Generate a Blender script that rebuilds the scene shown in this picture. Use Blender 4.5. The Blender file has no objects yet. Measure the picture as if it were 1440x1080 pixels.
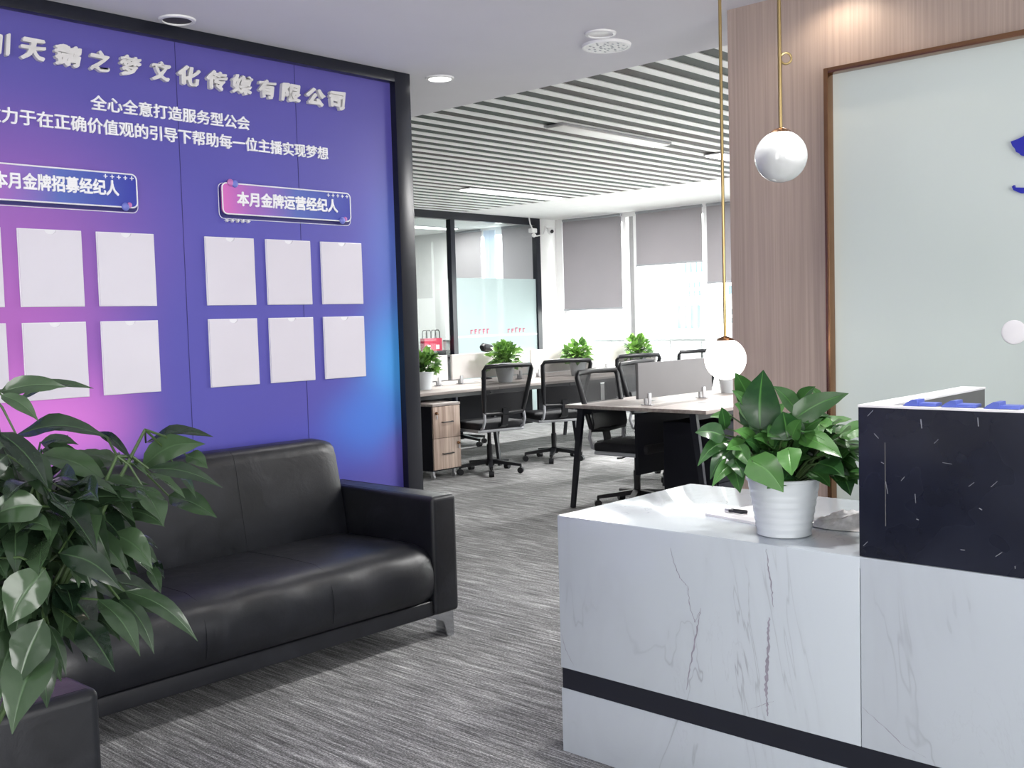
import bpy, bmesh, math, random
from mathutils import Vector, Matrix, Euler
S = bpy.context.scene
COL = S.collection
random.seed(7)
PI = math.pi

# ------------------------------------------------------------------ camera, sky, exposure
FPX, YAW, PITCH, ROLL, EYE = 1475.2, 0.822121635, -0.0599816812, -0.0280993946, 1.36
cam_data = bpy.data.cameras.new('camera')
cam_data.sensor_fit = 'HORIZONTAL'; cam_data.sensor_width = 36.0
cam_data.lens = 36.0 * FPX / 1440.0
cam_data.clip_start = 0.05; cam_data.clip_end = 300
cam = bpy.data.objects.new('camera', cam_data); COL.objects.link(cam)
cy_, sy_, cp_, sp_ = math.cos(YAW), math.sin(YAW), math.cos(PITCH), math.sin(PITCH)
fwd = Vector((sy_*cp_, cy_*cp_, sp_)); rgt = Vector((cy_, -sy_, 0)); upv = rgt.cross(fwd)
cr_, sr_ = math.cos(ROLL), math.sin(ROLL)
rgt, upv = cr_*rgt + sr_*upv, -sr_*rgt + cr_*upv
M = Matrix((rgt, upv, -fwd)).transposed().to_4x4(); M.translation = Vector((0, 0, EYE))
cam.matrix_world = M
S.camera = cam
S.view_settings.view_transform = 'Standard'
S.view_settings.look = 'None'
S.view_settings.gamma = 1.0
S.view_settings.use_curve_mapping = False
S.view_settings.exposure = 0.3

W = bpy.data.worlds.new('world'); S.world = W; W.use_nodes = True
wb = W.node_tree.nodes['Background']
wb.inputs['Color'].default_value = (1.0, 0.99, 0.975, 1); wb.inputs['Strength'].default_value = 7.0

def portal(loc, rot, sx, sy):
    l = bpy.data.lights.new('daylight_portal', 'AREA'); l.shape = 'RECTANGLE'; l.size = sx; l.size_y = sy
    l.cycles.is_portal = True
    o = bpy.data.objects.new('daylight_portal', l); COL.objects.link(o); o.location = loc; o.rotation_euler = rot
portal((11.42, 4.7, 1.5), (0, PI/2, 0), 2.5, 9.8)        # office windows, light enters toward -X
portal((-2.55, 0.4, 1.3), (0, -PI/2, 0), 2.4, 1.3)        # unseen entrance opening behind the camera, sized to set the lobby light
portal((0.5, -3.55, 1.3), (PI/2, 0, 0), 3.8, 2.4)         # unseen side window of the lobby, its width shaped for the light level

def spot(name, loc, power, size, blend, color, radius=0.03, target=None):
    l = bpy.data.lights.new(name, 'SPOT'); l.energy = power; l.spot_size = size; l.spot_blend = blend
    l.color = color; l.shadow_soft_size = radius
    o = bpy.data.objects.new(name, l); COL.objects.link(o); o.location = loc
    if target is not None:
        o.rotation_euler = (Vector(target) - Vector(loc)).to_track_quat('-Z', 'Y').to_euler()
    return o

# ------------------------------------------------------------------ materials
def s2l(c):
    f = lambda v: v/12.92 if v <= 0.04045 else ((v+0.055)/1.055)**2.4
    return tuple(f(v/255.0) for v in c) + (1.0,)
class NT:
    def __init__(s, name):
        s.m = bpy.data.materials.new(name); s.m.use_nodes = True; s.t = s.m.node_tree
        s.b = s.t.nodes['Principled BSDF']; s.out = s.t.nodes['Material Output']
    def n(s, kind, **kw):
        nd = s.t.nodes.new(kind)
        for k, v in kw.items(): setattr(nd, k, v)
        return nd
    def l(s, a, b): s.t.links.new(a, b)
    def math(s, op, a, b=None, c=None, clamp=False):
        nd = s.n('ShaderNodeMath', operation=op, use_clamp=clamp)
        for i, v in enumerate((a, b, c)):
            if v is None: continue
            if isinstance(v, (int, float)): nd.inputs[i].default_value = v
            else: s.l(v, nd.inputs[i])
        return nd.outputs[0]
    def coord(s, scale=(1, 1, 1), kind='Object', loc=(0, 0, 0)):
        tc = s.n('ShaderNodeTexCoord'); mp = s.n('ShaderNodeMapping')
        mp.inputs['Scale'].default_value = scale; mp.inputs['Location'].default_value = loc
        s.l(tc.outputs[kind], mp.inputs['Vector']); return mp.outputs['Vector']
    def noise(s, vec, scale, detail=3, rough=0.5, dist=0.0):
        nd = s.n('ShaderNodeTexNoise'); nd.inputs['Scale'].default_value = scale
        nd.inputs['Detail'].default_value = detail; nd.inputs['Roughness'].default_value = rough
        nd.inputs['Distortion'].default_value = dist
        s.l(vec, nd.inputs['Vector']); return nd.outputs['Fac']
    def ramp(s, fac, stops, interp='LINEAR'):
        nd = s.n('ShaderNodeValToRGB'); r = nd.color_ramp; r.interpolation = interp
        while len(r.elements) < len(stops): r.elements.new(0.5)
        for e, (p, c) in zip(r.elements, stops): e.position = p; e.color = c
        s.l(fac, nd.inputs[0]); return nd.outputs['Color']
    def mix(s, fac, a, b):
        nd = s.n('ShaderNodeMix', data_type='RGBA')
        for sock, v in ((nd.inputs[0], fac), (nd.inputs[6], a), (nd.inputs[7], b)):
            if isinstance(v, (int, float, tuple)): sock.default_value = v
            else: s.l(v, sock)
        return nd.outputs[2]
    def bump(s, h, strength, dist=0.01):
        nd = s.n('ShaderNodeBump'); nd.inputs['Strength'].default_value = strength; nd.inputs['Distance'].default_value = dist
        s.l(h, nd.inputs['Height']); s.l(nd.outputs[0], s.b.inputs['Normal'])
def mat(name, rgb, rough=0.5, metal=0.0, spec=0.5, var=0.06, vscale=8.0, coat=0.0, emis=None, bump=0.0, bscale=200):
    """plain surface: a base colour with a little procedural variation"""
    k = NT(name); c = s2l(rgb)
    vec = k.coord()
    f = k.noise(vec, vscale, 3)
    lo = tuple(v*(1-var) for v in c[:3])+(1,); hi = tuple(min(1, v*(1+var)) for v in c[:3])+(1,)
    k.l(k.ramp(f, [(0.3, lo), (0.7, hi)]), k.b.inputs['Base Color'])
    k.b.inputs['Roughness'].default_value = rough; k.b.inputs['Metallic'].default_value = metal
    k.b.inputs['Specular IOR Level'].default_value = spec; k.b.inputs['Coat Weight'].default_value = coat
    if emis:
        k.b.inputs['Emission Color'].default_value = s2l(emis[0]); k.b.inputs['Emission Strength'].default_value = emis[1]
    if bump: k.bump(k.noise(vec, bscale, 2), bump, 0.002)
    return k.m
MT = {}
MT['wall_white'] = mat('wall_white', (236, 236, 236), 0.8, var=0.02)
MT['ceiling_paint'] = mat('ceiling_paint', (228, 227, 232), 0.85, var=0.02, vscale=2)
MT['black_frame'] = mat('black_frame', (22, 25, 36), 0.28, spec=0.5)
MT['acrylic'] = mat('acrylic', (226, 222, 232), 0.12, var=0.02, vscale=3)
MT['acrylic_edge'] = mat('acrylic_edge', (240, 240, 244), 0.2, var=0.02)
MT['letter'] = mat('letter', (228, 226, 224), 0.35, var=0.05, vscale=20)
MT['white_print'] = mat('white_print', (248, 248, 250), 0.5, var=0.01)
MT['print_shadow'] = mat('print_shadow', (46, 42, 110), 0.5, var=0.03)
MT['chrome'] = mat('chrome', (200, 202, 206), 0.15, metal=1.0, var=0.03)
MT['brass'] = mat('brass', (172, 150, 104), 0.3, metal=1.0, var=0.05)
MT['bronze'] = mat('bronze', (150, 112, 84), 0.25, metal=1.0, var=0.08)
MT['pot_white'] = mat('pot_white', (208, 214, 219), 0.25, var=0.02, coat=0.3)
MT['pot_dark'] = mat('pot_dark', (60, 62, 66), 0.4)
MT['soil'] = mat('soil', (52, 40, 32), 0.95, var=0.3, vscale=60, bump=0.6)
MT['stem'] = mat('stem', (58, 80, 42), 0.5, var=0.15)
MT['black_plastic'] = mat('black_plastic', (22, 23, 28), 0.4, var=0.1)
MT['seat_fabric'] = mat('seat_fabric', (22, 23, 29), 0.8, var=0.15, vscale=60, bump=0.3, bscale=400)
MT['grey_trim'] = mat('grey_trim', (168, 170, 176), 0.4)
MT['desk_edge'] = mat('desk_edge', (96, 88, 84), 0.5)
MT['black_panel'] = mat('black_panel', (16, 18, 28), 0.65, spec=0.25, var=0.06)
MT['screen_grey'] = mat('screen_grey', (124, 123, 125), 0.75, var=0.04, vscale=3)
MT['screen_white'] = mat('screen_white', (222, 218, 216), 0.75, var=0.02, vscale=3)
MT['alu'] = mat('alu', (186, 186, 190), 0.35, metal=0.7)
MT['slat_white'] = mat('slat_white', (250, 251, 251), 0.5, var=0.02, vscale=2)
def m_plenum():
    k = NT('dark_ceiling_panel'); n = k.noise(k.coord((0.25, 2.6, 1)), 1.0, 2)
    k.l(k.ramp(n, [(0.42, s2l((86, 78, 78))), (0.58, s2l((68, 80, 76)))]), k.b.inputs['Base Color']); k.b.inputs['Roughness'].default_value = 0.7
    return k.m
MT['plenum'] = m_plenum()
MT['lamp_lit'] = mat('lamp_lit', (250, 250, 250), 0.4, emis=((255, 254, 250), 4.0), var=0.01)
MT['lamp_off'] = mat('lamp_off', (236, 236, 234), 0.35, var=0.02)
MT['window_frame'] = mat('window_frame', (244, 244, 244), 0.4, var=0.01)
MT['window_grey'] = mat('window_grey', (168, 168, 170), 0.4, var=0.03)
MT['globe_off'] = mat('globe_off', (196, 198, 198), 0.12, var=0.01, coat=0.4)
MT['globe_lit'] = mat('globe_lit', (252, 252, 250), 0.2, var=0.01, emis=((255, 253, 248), 1.6))
MT['red_bag'] = mat('red_bag', (214, 52, 88), 0.5, var=0.06)
MT['paper'] = mat('paper', (240, 238, 240), 0.7, var=0.03)
MT['plastic_wrap'] = mat('plastic_wrap', (214, 212, 214), 0.18, var=0.25, vscale=40, bump=0.9, bscale=70)
MT['blue_plastic'] = mat('blue_plastic', (84, 100, 184), 0.4, var=0.06)
MT['logo_blue'] = mat('logo_blue', (28, 34, 160), 0.35, var=0.1)
MT['grey_panel'] = mat('grey_panel', (98, 98, 98), 0.6, var=0.06)
MT['laminate_light'] = mat('laminate_light', (206, 200, 198), 0.28, var=0.04, vscale=5)
MT['pink_mark'] = mat('pink_mark', (196, 84, 116), 0.6)
MT['scuff'] = mat('scuff', (128, 130, 138), 0.6, var=0.2, vscale=90)
MT['facade'] = mat('facade', (246, 246, 246), 0.9, var=0.02)
MT['facade_glass'] = mat('facade_glass', (104, 128, 136), 0.7, spec=0.1, var=0.3, vscale=0.6)
MT['dark_hole'] = mat('dark_hole', (70, 68, 72), 0.6)

def m_carpet():
    k = NT('carpet')
    a = k.noise(k.coord((150, 5, 1)), 1.0, 4, 0.7)
    b = k.noise(k.coord((300, 90, 1)), 1.0, 3, 0.75)
    c = k.noise(k.coord((1.2, 0.8, 1)), 1.0, 2)
    e = k.noise(k.coord((48, 2.2, 1)), 1.0, 2)
    v = k.math('ADD', k.math('MULTIPLY', a, 0.42), k.math('MULTIPLY', b, 0.42))
    v = k.math('ADD', v, k.math('MULTIPLY', e, 0.19))
    v = k.math('ADD', v, k.math('MULTIPLY', c, 0.08))
    col = k.ramp(v, [(0.44, s2l((26, 26, 28))), (0.53, s2l((92, 92, 93))), (0.61, s2l((158, 158, 158))), (0.68, s2l((228, 228, 228)))])
    k.l(col, k.b.inputs['Base Color']); k.b.inputs['Roughness'].default_value = 0.95
    k.b.inputs['Sheen Weight'].default_value = 0.15; k.b.inputs['Sheen Roughness'].default_value = 0.5
    k.b.inputs['Specular IOR Level'].default_value = 0.2
    k.bump(b, 0.6, 0.004); return k.m
MT['carpet'] = m_carpet()
def m_leather():
    k = NT('black_leather')
    v = k.coord(); g = k.noise(v, 260, 3); w = k.noise(v, 7, 3, 0.6, 0.6)
    k.l(k.ramp(w, [(0.3, s2l((15, 17, 22))), (0.7, s2l((22, 24, 31)))]), k.b.inputs['Base Color'])
    k.l(k.ramp(w, [(0.3, (.34,)*3+(1,)), (0.7, (.46,)*3+(1,))]), k.b.inputs['Roughness'])
    k.b.inputs['Specular IOR Level'].default_value = 0.5
    k.bump(k.math('ADD', k.math('MULTIPLY', g, 0.12), k.math('MULTIPLY', w, 1.0)), 0.22, 0.012); return k.m
MT['leather'] = m_leather()
def m_wood(name, lo, hi, axis, sc=70):
    k = NT(name)
    s = {'z': (sc, sc, 1.3), 'x': (1.3, sc, sc)}[axis]
    s2 = {'z': (7, 7, 0.35), 'x': (0.4, 7, 7)}[axis]
    g = k.noise(k.coord(s), 1.0, 4, 0.6); h = k.noise(k.coord(s2), 1.0, 3, 0.5, 1.2)
    v = k.math('ADD', k.math('MULTIPLY', g, 0.7), k.math('MULTIPLY', h, 0.3))
    k.l(k.ramp(v, [(0.38, s2l(lo)), (0.62, s2l(hi))]), k.b.inputs['Base Color'])
    k.b.inputs['Roughness'].default_value = 0.45; k.bump(g, 0.08, 0.002); return k.m
MT['wood_panel'] = m_wood('wood_panel', (160, 143, 133), (178, 160, 149), 'z', 95)
MT['wood_front'] = m_wood('wood_front', (150, 128, 116), (206, 186, 172), 'z', 40)
MT['desk_top'] = m_wood('desk_top', (148, 138, 134), (176, 168, 164), 'x', 40)
def m_marble():
    k = NT('white_marble')
    base = k.coord((1, 1.0, 0.55))
    n1 = k.noise(k.coord((1, 1.25, 0.42)), 1.6, 5, 0.62, 0.9)
    n2 = k.noise(k.coord((1, 2.2, 0.8), loc=(3, 1, 5)), 2.1, 6, 0.65, 0.5)
    msk = k.noise(k.coord((1, 1, 1), loc=(7, 2, 1)), 1.7, 2)
    def vein(n, w):
        d = k.math('ABSOLUTE', k.math('SUBTRACT', n, 0.5))
        return k.math('SUBTRACT', 1.0, k.math('DIVIDE', d, w), clamp=True)
    v = k.math('MULTIPLY', vein(n1, 0.006), k.math('MULTIPLY', k.math('SUBTRACT', msk, 0.47), 4.0, clamp=True))
    v2 = k.math('MULTIPLY', vein(n2, 0.006), k.math('MULTIPLY', k.math('SUBTRACT', msk, 0.56), 4.0, clamp=True))
    vv = k.math('MAXIMUM', v, k.math('MULTIPLY', v2, 0.5))
    soft = k.math('MULTIPLY', vein(n1, 0.05), 0.05)
    col = k.mix(k.math('ADD', k.math('MULTIPLY', vv, 0.5), soft, clamp=True), s2l((190, 198, 205)), s2l((118, 114, 124)))
    k.l(col, k.b.inputs['Base Color'])
    k.b.inputs['Roughness'].default_value = 0.16; k.b.inputs['Coat Weight'].default_value = 0.2
    return k.m
MT['marble'] = m_marble()
MT['marble_vein'] = mat('marble_vein', (150, 146, 158), 0.2, var=0.15, vscale=30)
def m_hutch():
    k = NT('black_gloss_panel')
    v = k.coord(); n = k.noise(v, 4, 4, 0.6); n2 = k.noise(v, 5, 2)
    k.l(k.ramp(n, [(0.35, s2l((22, 25, 38))), (0.75, s2l((36, 40, 55)))]), k.b.inputs['Base Color'])
    k.l(k.ramp(n2, [(0.3, (.22,)*3+(1,)), (0.7, (.34,)*3+(1,))]), k.b.inputs['Roughness'])
    return k.m
MT['hutch_black'] = m_hutch()
def m_board():
    k = NT('green_white_glass')
    n = k.noise(k.coord(), 0.8, 2)
    k.l(k.ramp(n, [(0.3, s2l((198, 209, 204))), (0.7, s2l((206, 215, 211)))]), k.b.inputs['Base Color'])
    k.b.inputs['Roughness'].default_value = 0.3; return k.m
MT['glass_board'] = m_board()
def m_leaf(name, dark, light, rough):
    k = NT(name)
    oi = k.n('ShaderNodeAttribute', attribute_name='tone'); n = k.noise(k.coord(), 40, 3)
    v = k.math('ADD', k.math('MULTIPLY', oi.outputs['Fac'], 0.75), k.math('MULTIPLY', n, 0.25))
    col = k.ramp(v, [(0.1, s2l(dark)), (0.85, s2l(light))])
    rib = k.n('ShaderNodeAttribute', attribute_name='rib')
    col = k.mix(k.math('MULTIPLY', k.math('SUBTRACT', 1.0, rib.outputs['Fac']), 0.55), col, s2l(tuple(min(255, int(c*1.25)) for c in light)))
    k.l(col, k.b.inputs['Base Color']); k.b.inputs['Roughness'].default_value = rough; k.b.inputs['Coat Weight'].default_value = 0.35; k.b.inputs['Coat Roughness'].default_value = 0.12
    k.bump(k.math('ADD', k.math('MULTIPLY', rib.outputs['Fac'], 1.0), k.math('MULTIPLY', n, 0.3)), 0.35, 0.004)
    tr = k.n('ShaderNodeBsdfTranslucent'); k.l(col, tr.inputs['Color'])
    mx = k.n('ShaderNodeMixShader'); mx.inputs[0].default_value = 0.22
    k.l(k.b.outputs[0], mx.inputs[1]); k.l(tr.outputs[0], mx.inputs[2]); k.l(mx.outputs[0], k.out.inputs[0])
    return k.m
MT['leaf_bush'] = m_leaf('leaf_bush', (22, 38, 27), (74, 98, 68), 0.18)
MT['leaf_pot'] = m_leaf('leaf_pot', (30, 66, 36), (84, 134, 66), 0.32)
MT['leaf_desk'] = m_leaf('leaf_desk', (44, 88, 44), (132, 178, 84), 0.35)
def m_glass(name, tint, refl=0.08, rough=0.0):
    k = NT(name)
    t = k.n('ShaderNodeBsdfTransparent'); t.inputs['Color'].default_value = tint
    g = k.n('ShaderNodeBsdfGlossy'); g.inputs['Roughness'].default_value = rough
    fr = k.n('ShaderNodeFresnel'); fr.inputs['IOR'].default_value = 1.45
    mx = k.n('ShaderNodeMixShader'); ge = k.n('ShaderNodeNewGeometry'); k.l(k.math('MULTIPLY', fr.outputs[0], k.math('SUBTRACT', 1.0, ge.outputs['Backfacing'])), mx.inputs[0]); k.l(t.outputs[0], mx.inputs[1]); k.l(g.outputs[0], mx.inputs[2])
    k.l(mx.outputs[0], k.out.inputs[0]); return k.m
MT['glass'] = m_glass('clear_glass', (0.94, 0.97, 0.96, 1))
def m_through(name, rgb, trans, transluc):
    """thin sheet: diffuse + translucent + see-through"""
    k = NT(name); c = s2l(rgb)
    n = k.noise(k.coord(), 2.0, 2)
    col = k.ramp(n, [(0.3, tuple(v*.96 for v in c[:3])+(1,)), (0.7, c)])
    k.l(col, k.b.inputs['Base Color']); k.b.inputs['Roughness'].default_value = 0.6
    tl = k.n('ShaderNodeBsdfTranslucent'); k.l(col, tl.inputs['Color'])
    tp = k.n('ShaderNodeBsdfTransparent')
    m1 = k.n('ShaderNodeMixShader'); m1.inputs[0].default_value = transluc
    k.l(k.b.outputs[0], m1.inputs[1]); k.l(tl.outputs[0], m1.inputs[2])
    m2 = k.n('ShaderNodeMixShader'); m2.inputs[0].default_value = trans
    k.l(m1.outputs[0], m2.inputs[1]); k.l(tp.outputs[0], m2.inputs[2]); k.l(m2.outputs[0], k.out.inputs[0]); return k.m
MT['frosted'] = m_through('frosted_film', (184, 200, 201), 0.14, 0.24)
MT['blind'] = m_through('blind_fabric', (176, 172, 176), 0.0, 0.30)
MT['chair_mesh'] = m_through('chair_mesh', (20, 21, 26), 0.2, 0.05)
MT['curtain'] = m_through('curtain', (206, 214, 226), 0.05, 0.3)
def m_backdrop():
    k = NT('printed_backdrop')
    tc = k.n('ShaderNodeTexCoord'); sx = k.n('ShaderNodeSeparateXYZ'); k.l(tc.outputs['Object'], sx.inputs[0])
    X, Z = sx.outputs['X'], sx.outputs['Z']
    def blob(cx, cz, rx, rz, p=1.0):
        a = k.math('DIVIDE', k.math('SUBTRACT', X, cx), rx); b = k.math('DIVIDE', k.math('SUBTRACT', Z, cz), rz)
        d = k.math('SQRT', k.math('ADD', k.math('MULTIPLY', a, a), k.math('MULTIPLY', b, b)))
        mr = k.n('ShaderNodeMapRange', interpolation_type='SMOOTHERSTEP'); k.l(d, mr.inputs[0])
        mr.inputs[1].default_value = 1.0; mr.inputs[2].default_value = 0.0
        mr.inputs[3].default_value = 0.0; mr.inputs[4].default_value = p
        return mr.outputs[0]
    mr = k.n('ShaderNodeMapRange'); k.l(Z, mr.inputs[0]); mr.inputs[1].default_value = 1.9; mr.inputs[2].default_value = 2.6
    col = k.mix(mr.outputs[0], s2l((90, 86, 178)), s2l((92, 85, 166)))
    for cx, cz, rx, rz, p, c in ((1.6, 1.75, 1.0, 0.75, 0.75, (160, 100, 186)), (1.55, 1.25, 0.85, 0.9, 0.85, (190, 104, 196)), (1.72, 0.98, 0.62, 0.42, 1.0, (226, 128, 226)),
                                 (1.75, 0.55, 0.9, 0.5, 0.7, (120, 90, 220)),
                                 (3.0, 0.75, 0.7, 0.3, 0.5, (74, 84, 196)), (3.62, 1.62, 0.42, 0.75, 0.8, (96, 130, 218)), (3.62, 1.15, 0.5, 0.52, 1.0, (78, 170, 250)), (3.35, 0.88, 0.45, 0.32, 0.75, (72, 132, 232)),
                                 (3.62, 0.7, 0.3, 0.22, 0.8, (108, 96, 190))):
        col = k.mix(blob(cx, cz, rx, rz, p), col, s2l(c))
    k.l(col, k.b.inputs['Base Color']); k.b.inputs['Roughness'].default_value = 0.42
    return k.m
MT['backdrop'] = m_backdrop()
def m_plaque():
    k = NT('plaque_gradient')
    tc = k.n('ShaderNodeTexCoord'); sx = k.n('ShaderNodeSeparateXYZ'); k.l(tc.outputs['Object'], sx.inputs[0])
    mr = k.n('ShaderNodeMapRange'); k.l(sx.outputs['X'], mr.inputs[0]); mr.inputs[1].default_value = -0.37; mr.inputs[2].default_value = 0.37
    k.l(k.ramp(mr.outputs[0], [(0.0, s2l((226, 116, 196))), (0.22, s2l((168, 110, 196))), (0.55, s2l((92, 112, 190))), (1.0, s2l((52, 58, 168)))]), k.b.inputs['Base Color'])
    k.b.inputs['Roughness'].default_value = 0.35; return k.m
MT['plaque'] = m_plaque()
MT['ball_pink'] = mat('ball_pink', (196, 120, 186), 0.3)
MT['ball_blue'] = mat('ball_blue', (120, 130, 214), 0.3)

# ------------------------------------------------------------------ mesh building
class MB:
    def __init__(s, o=(0, 0, 0)):
        s.bm = bmesh.new(); s.o = Vector(o)
        s.tone = s.bm.verts.layers.float.new('tone'); s.rib = s.bm.verts.layers.float.new('rib')
    def add(s, verts, faces):
        vs = [s.bm.verts.new(Vector(v) - s.o) for v in verts]
        for f in faces:
            try: s.bm.faces.new([vs[i] for i in f])
            except ValueError: pass
        return vs
    def box(s, x0, x1, y0, y1, z0, z1, bev=0.0, seg=2, tf=None):
        t = bmesh.new(); bmesh.ops.create_cube(t, size=1)
        for v in t.verts: v.co = Vector((x0+(v.co.x+.5)*(x1-x0), y0+(v.co.y+.5)*(y1-y0), z0+(v.co.z+.5)*(z1-z0)))
        if bev: bmesh.ops.bevel(t, geom=t.edges[:], offset=bev, segments=seg, profile=0.6, affect='EDGES', clamp_overlap=True)
        if tf:
            for v in t.verts: v.co = Vector(tf(v.co))
        t.verts.index_update()
        s.add([v.co.copy() for v in t.verts], [[v.index for v in f.verts] for f in t.faces]); t.free(); return s
    def tube(s, pts, r, n=8, closed=False, cap=True):
        pts = [Vector(p) for p in pts]; R = r if isinstance(r, (list, tuple)) else [r]*len(pts)
        V = []; F = []; m = len(pts); ref = None
        for i, p in enumerate(pts):
            a = pts[(i-1) % m] if (closed or i > 0) else p; b = pts[(i+1) % m] if (closed or i < m-1) else p
            t = (b-a).normalized()
            if ref is None:
                ref = Vector((0, 0, 1)) if abs(t.z) < 0.9 else Vector((1, 0, 0))
            u = (ref - t*ref.dot(t)).normalized(); ref = u; w = t.cross(u)
            for j in range(n):
                A = 2*PI*j/n; V.append(p + (u*math.cos(A)+w*math.sin(A))*R[i])
        for i in range(m if closed else m-1):
            for j in range(n):
                F.append([i*n+j, i*n+(j+1) % n, ((i+1) % m)*n+(j+1) % n, ((i+1) % m)*n+j])
        if cap and not closed: F += [list(range(n))[::-1], [(m-1)*n+j for j in range(n)]]
        s.add(V, F); return s
    def bar(s, p0, p1, w, h, up=(0, 0, 1), w1=None, h1=None):
        p0, p1 = Vector(p0), Vector(p1); t = (p1-p0).normalized(); u = Vector(up)
        sd = t.cross(u).normalized(); u = sd.cross(t)
        w1 = w if w1 is None else w1; h1 = h if h1 is None else h1
        V = [p+sd*a*ww/2+u*b*hh/2 for p, ww, hh in ((p0, w, h), (p1, w1, h1)) for a, b in ((-1, -1), (1, -1), (1, 1), (-1, 1))]
        s.add(V, [[0, 3, 2, 1], [4, 5, 6, 7], [0, 1, 5, 4], [1, 2, 6, 5], [2, 3, 7, 6], [3, 0, 4, 7]]); return s
    def lathe(s, cx, cy, prof, n=32, cap0=True, cap1=True):
        V = []; F = []
        for r, z in prof:
            for j in range(n): V.append((cx+r*math.cos(2*PI*j/n), cy+r*math.sin(2*PI*j/n), z))
        for i in range(len(prof)-1):
            for j in range(n): F.append([i*n+j, i*n+(j+1) % n, (i+1)*n+(j+1) % n, (i+1)*n+j])
        if cap0: F.append(list(range(n))[::-1])
        if cap1: F.append([(len(prof)-1)*n+j for j in range(n)])
        s.add(V, F); return s
    def prism(s, outline, fn0, fn1):
        n = len(outline); V = [fn0(*p) for p in outline]+[fn1(*p) for p in outline]
        s.add(V, [list(range(n))[::-1], list(range(n, 2*n))]+[[i, (i+1) % n, n+(i+1) % n, n+i] for i in range(n)]); return s
    def ball(s, c, r, n=24, m=14, sq=(1, 1, 1)):
        V = [(c[0], c[1], c[2]-r*sq[2])]; F = []
        for i in range(1, m):
            A = PI*i/m
            for j in range(n): V.append((c[0]+sq[0]*r*math.sin(A)*math.cos(2*PI*j/n), c[1]+sq[1]*r*math.sin(A)*math.sin(2*PI*j/n), c[2]-sq[2]*r*math.cos(A)))
        V.append((c[0], c[1], c[2]+r*sq[2])); T = len(V)-1
        for j in range(n):
            F.append([0, 1+(j+1) % n, 1+j]); F.append([T, 1+(m-2)*n+j, 1+(m-2)*n+(j+1) % n])
            for i in range(m-2): F.append([1+i*n+j, 1+i*n+(j+1) % n, 1+(i+1)*n+(j+1) % n, 1+(i+1)*n+j])
        s.add(V, F); return s
    def leaf(s, base, tip, width, face=(-0.7, -0.6, 0.4), droop=0.12, fold=0.18, heart=0.0, tone=None, wave=0.05, nl=9):
        b, t = Vector(base), Vector(tip); ax = t-b; L = ax.length; ax.normalize()
        f = Vector(face); f = f - ax*f.dot(ax)
        if f.length < 1e-3: f = Vector((0, 0, 1)) - ax*ax.z
        f.normalize(); sd = ax.cross(f).normalized()
        tone = random.random() if tone is None else tone
        up = Vector((0, 0, 1)); up = (up - ax*up.dot(ax)); up = up.normalized() if up.length > .2 else f
        cols = (-1, -0.55, -0.09, 0, 0.09, 0.55, 1); vs = []
        ph = random.random()*6
        for i in range(nl+1):
            u = i/nl
            prof = math.sin(PI*min(1, u**(0.8-0.25*heart)))**(0.85-0.2*heart)*(1-0.25*u)*1.12 if u < 1 else 0.0
            if u > 0.8: prof *= (1-(u-0.8)/0.2*0.45)
            prof = max(prof, 0.015)
            c = b + ax*L*u + up*L*droop*math.sin(PI*u) - f*L*0.10*u*u
            for x in cols:
                hh = -fold*width*0.5*(1-abs(x))*prof + wave*width*math.sin(u*9+ph+x*2)*abs(x)*prof
                p = c + sd*x*width*0.5*prof + f*hh
                if heart and abs(x) > .3 and i <= 1: p = p - ax*L*0.10*heart*abs(x)*(1 if i == 0 else .6)
                v = s.bm.verts.new(p - s.o); v[s.tone] = tone; v[s.rib] = (0.0 if x == 0 else 1.0)
                vs.append(v)
        k = len(cols)
        for i in range(nl):
            for j in range(k-1):
                s.bm.faces.new([vs[i*k+j], vs[i*k+j+1], vs[(i+1)*k+j+1], vs[(i+1)*k+j]])
        return s
    def mesh(s, name, m, smooth=True, ang=35):
        me = bpy.data.meshes.new(name); s.bm.normal_update()
        bmesh.ops.recalc_face_normals(s.bm, faces=[f for f in s.bm.faces]) if len(s.bm.faces) < 60000 and not getattr(s, 'raw', False) else None
        s.bm.to_mesh(me); s.bm.free(); me.materials.append(m)
        if smooth:
            for p in me.polygons: p.use_smooth = True
            me.set_sharp_from_angle(angle=math.radians(ang))
        return me
    def build(s, name, m, parent=None, smooth=True, ang=35, loc=None):
        me = s.mesh(name, MT[m] if isinstance(m, str) else m, smooth, ang)
        o = bpy.data.objects.new(name, me); COL.objects.link(o)
        if parent is not None: o.parent = parent
        if loc is not None: o.location = loc
        elif parent is None: o.location = s.o
        return o
def tag(o, label=None, cat=None, group=None, kind=None):
    for k_, v in (('label', label), ('category', cat), ('group', group), ('kind', kind)):
        if v: o[k_] = v
    return o
def thing(name, loc, label, cat, group=None, rz=0.0):
    o = bpy.data.objects.new(name, None); COL.objects.link(o); o.location = loc; o.rotation_euler = (0, 0, rz)
    o.empty_display_size = 0.1
    return tag(o, label, cat, group)
def copy_tree(o, parent=None):
    c = o.copy(); COL.objects.link(c)
    if parent is not None:
        c.parent = parent
    for ch in list(o.children): copy_tree(ch, c)
    return c
def structure(o): o['kind'] = 'structure'; return o
def plain(name, mb, m, label, cat, group=None, **kw):
    return tag(mb.build(name, m, **kw), label, cat, group)
def rrect(x0, x1, z0, z1, r, n=5):
    P = []
    for cx, cz, a in ((x1-r, z1-r, 0), (x0+r, z1-r, 90), (x0+r, z0+r, 180), (x1-r, z0+r, 270)):
        for i in range(n+1):
            A = math.radians(a+90*i/n); P.append((cx+r*math.cos(A), cz+r*math.sin(A)))
    return P
_font_cache = {}
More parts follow.
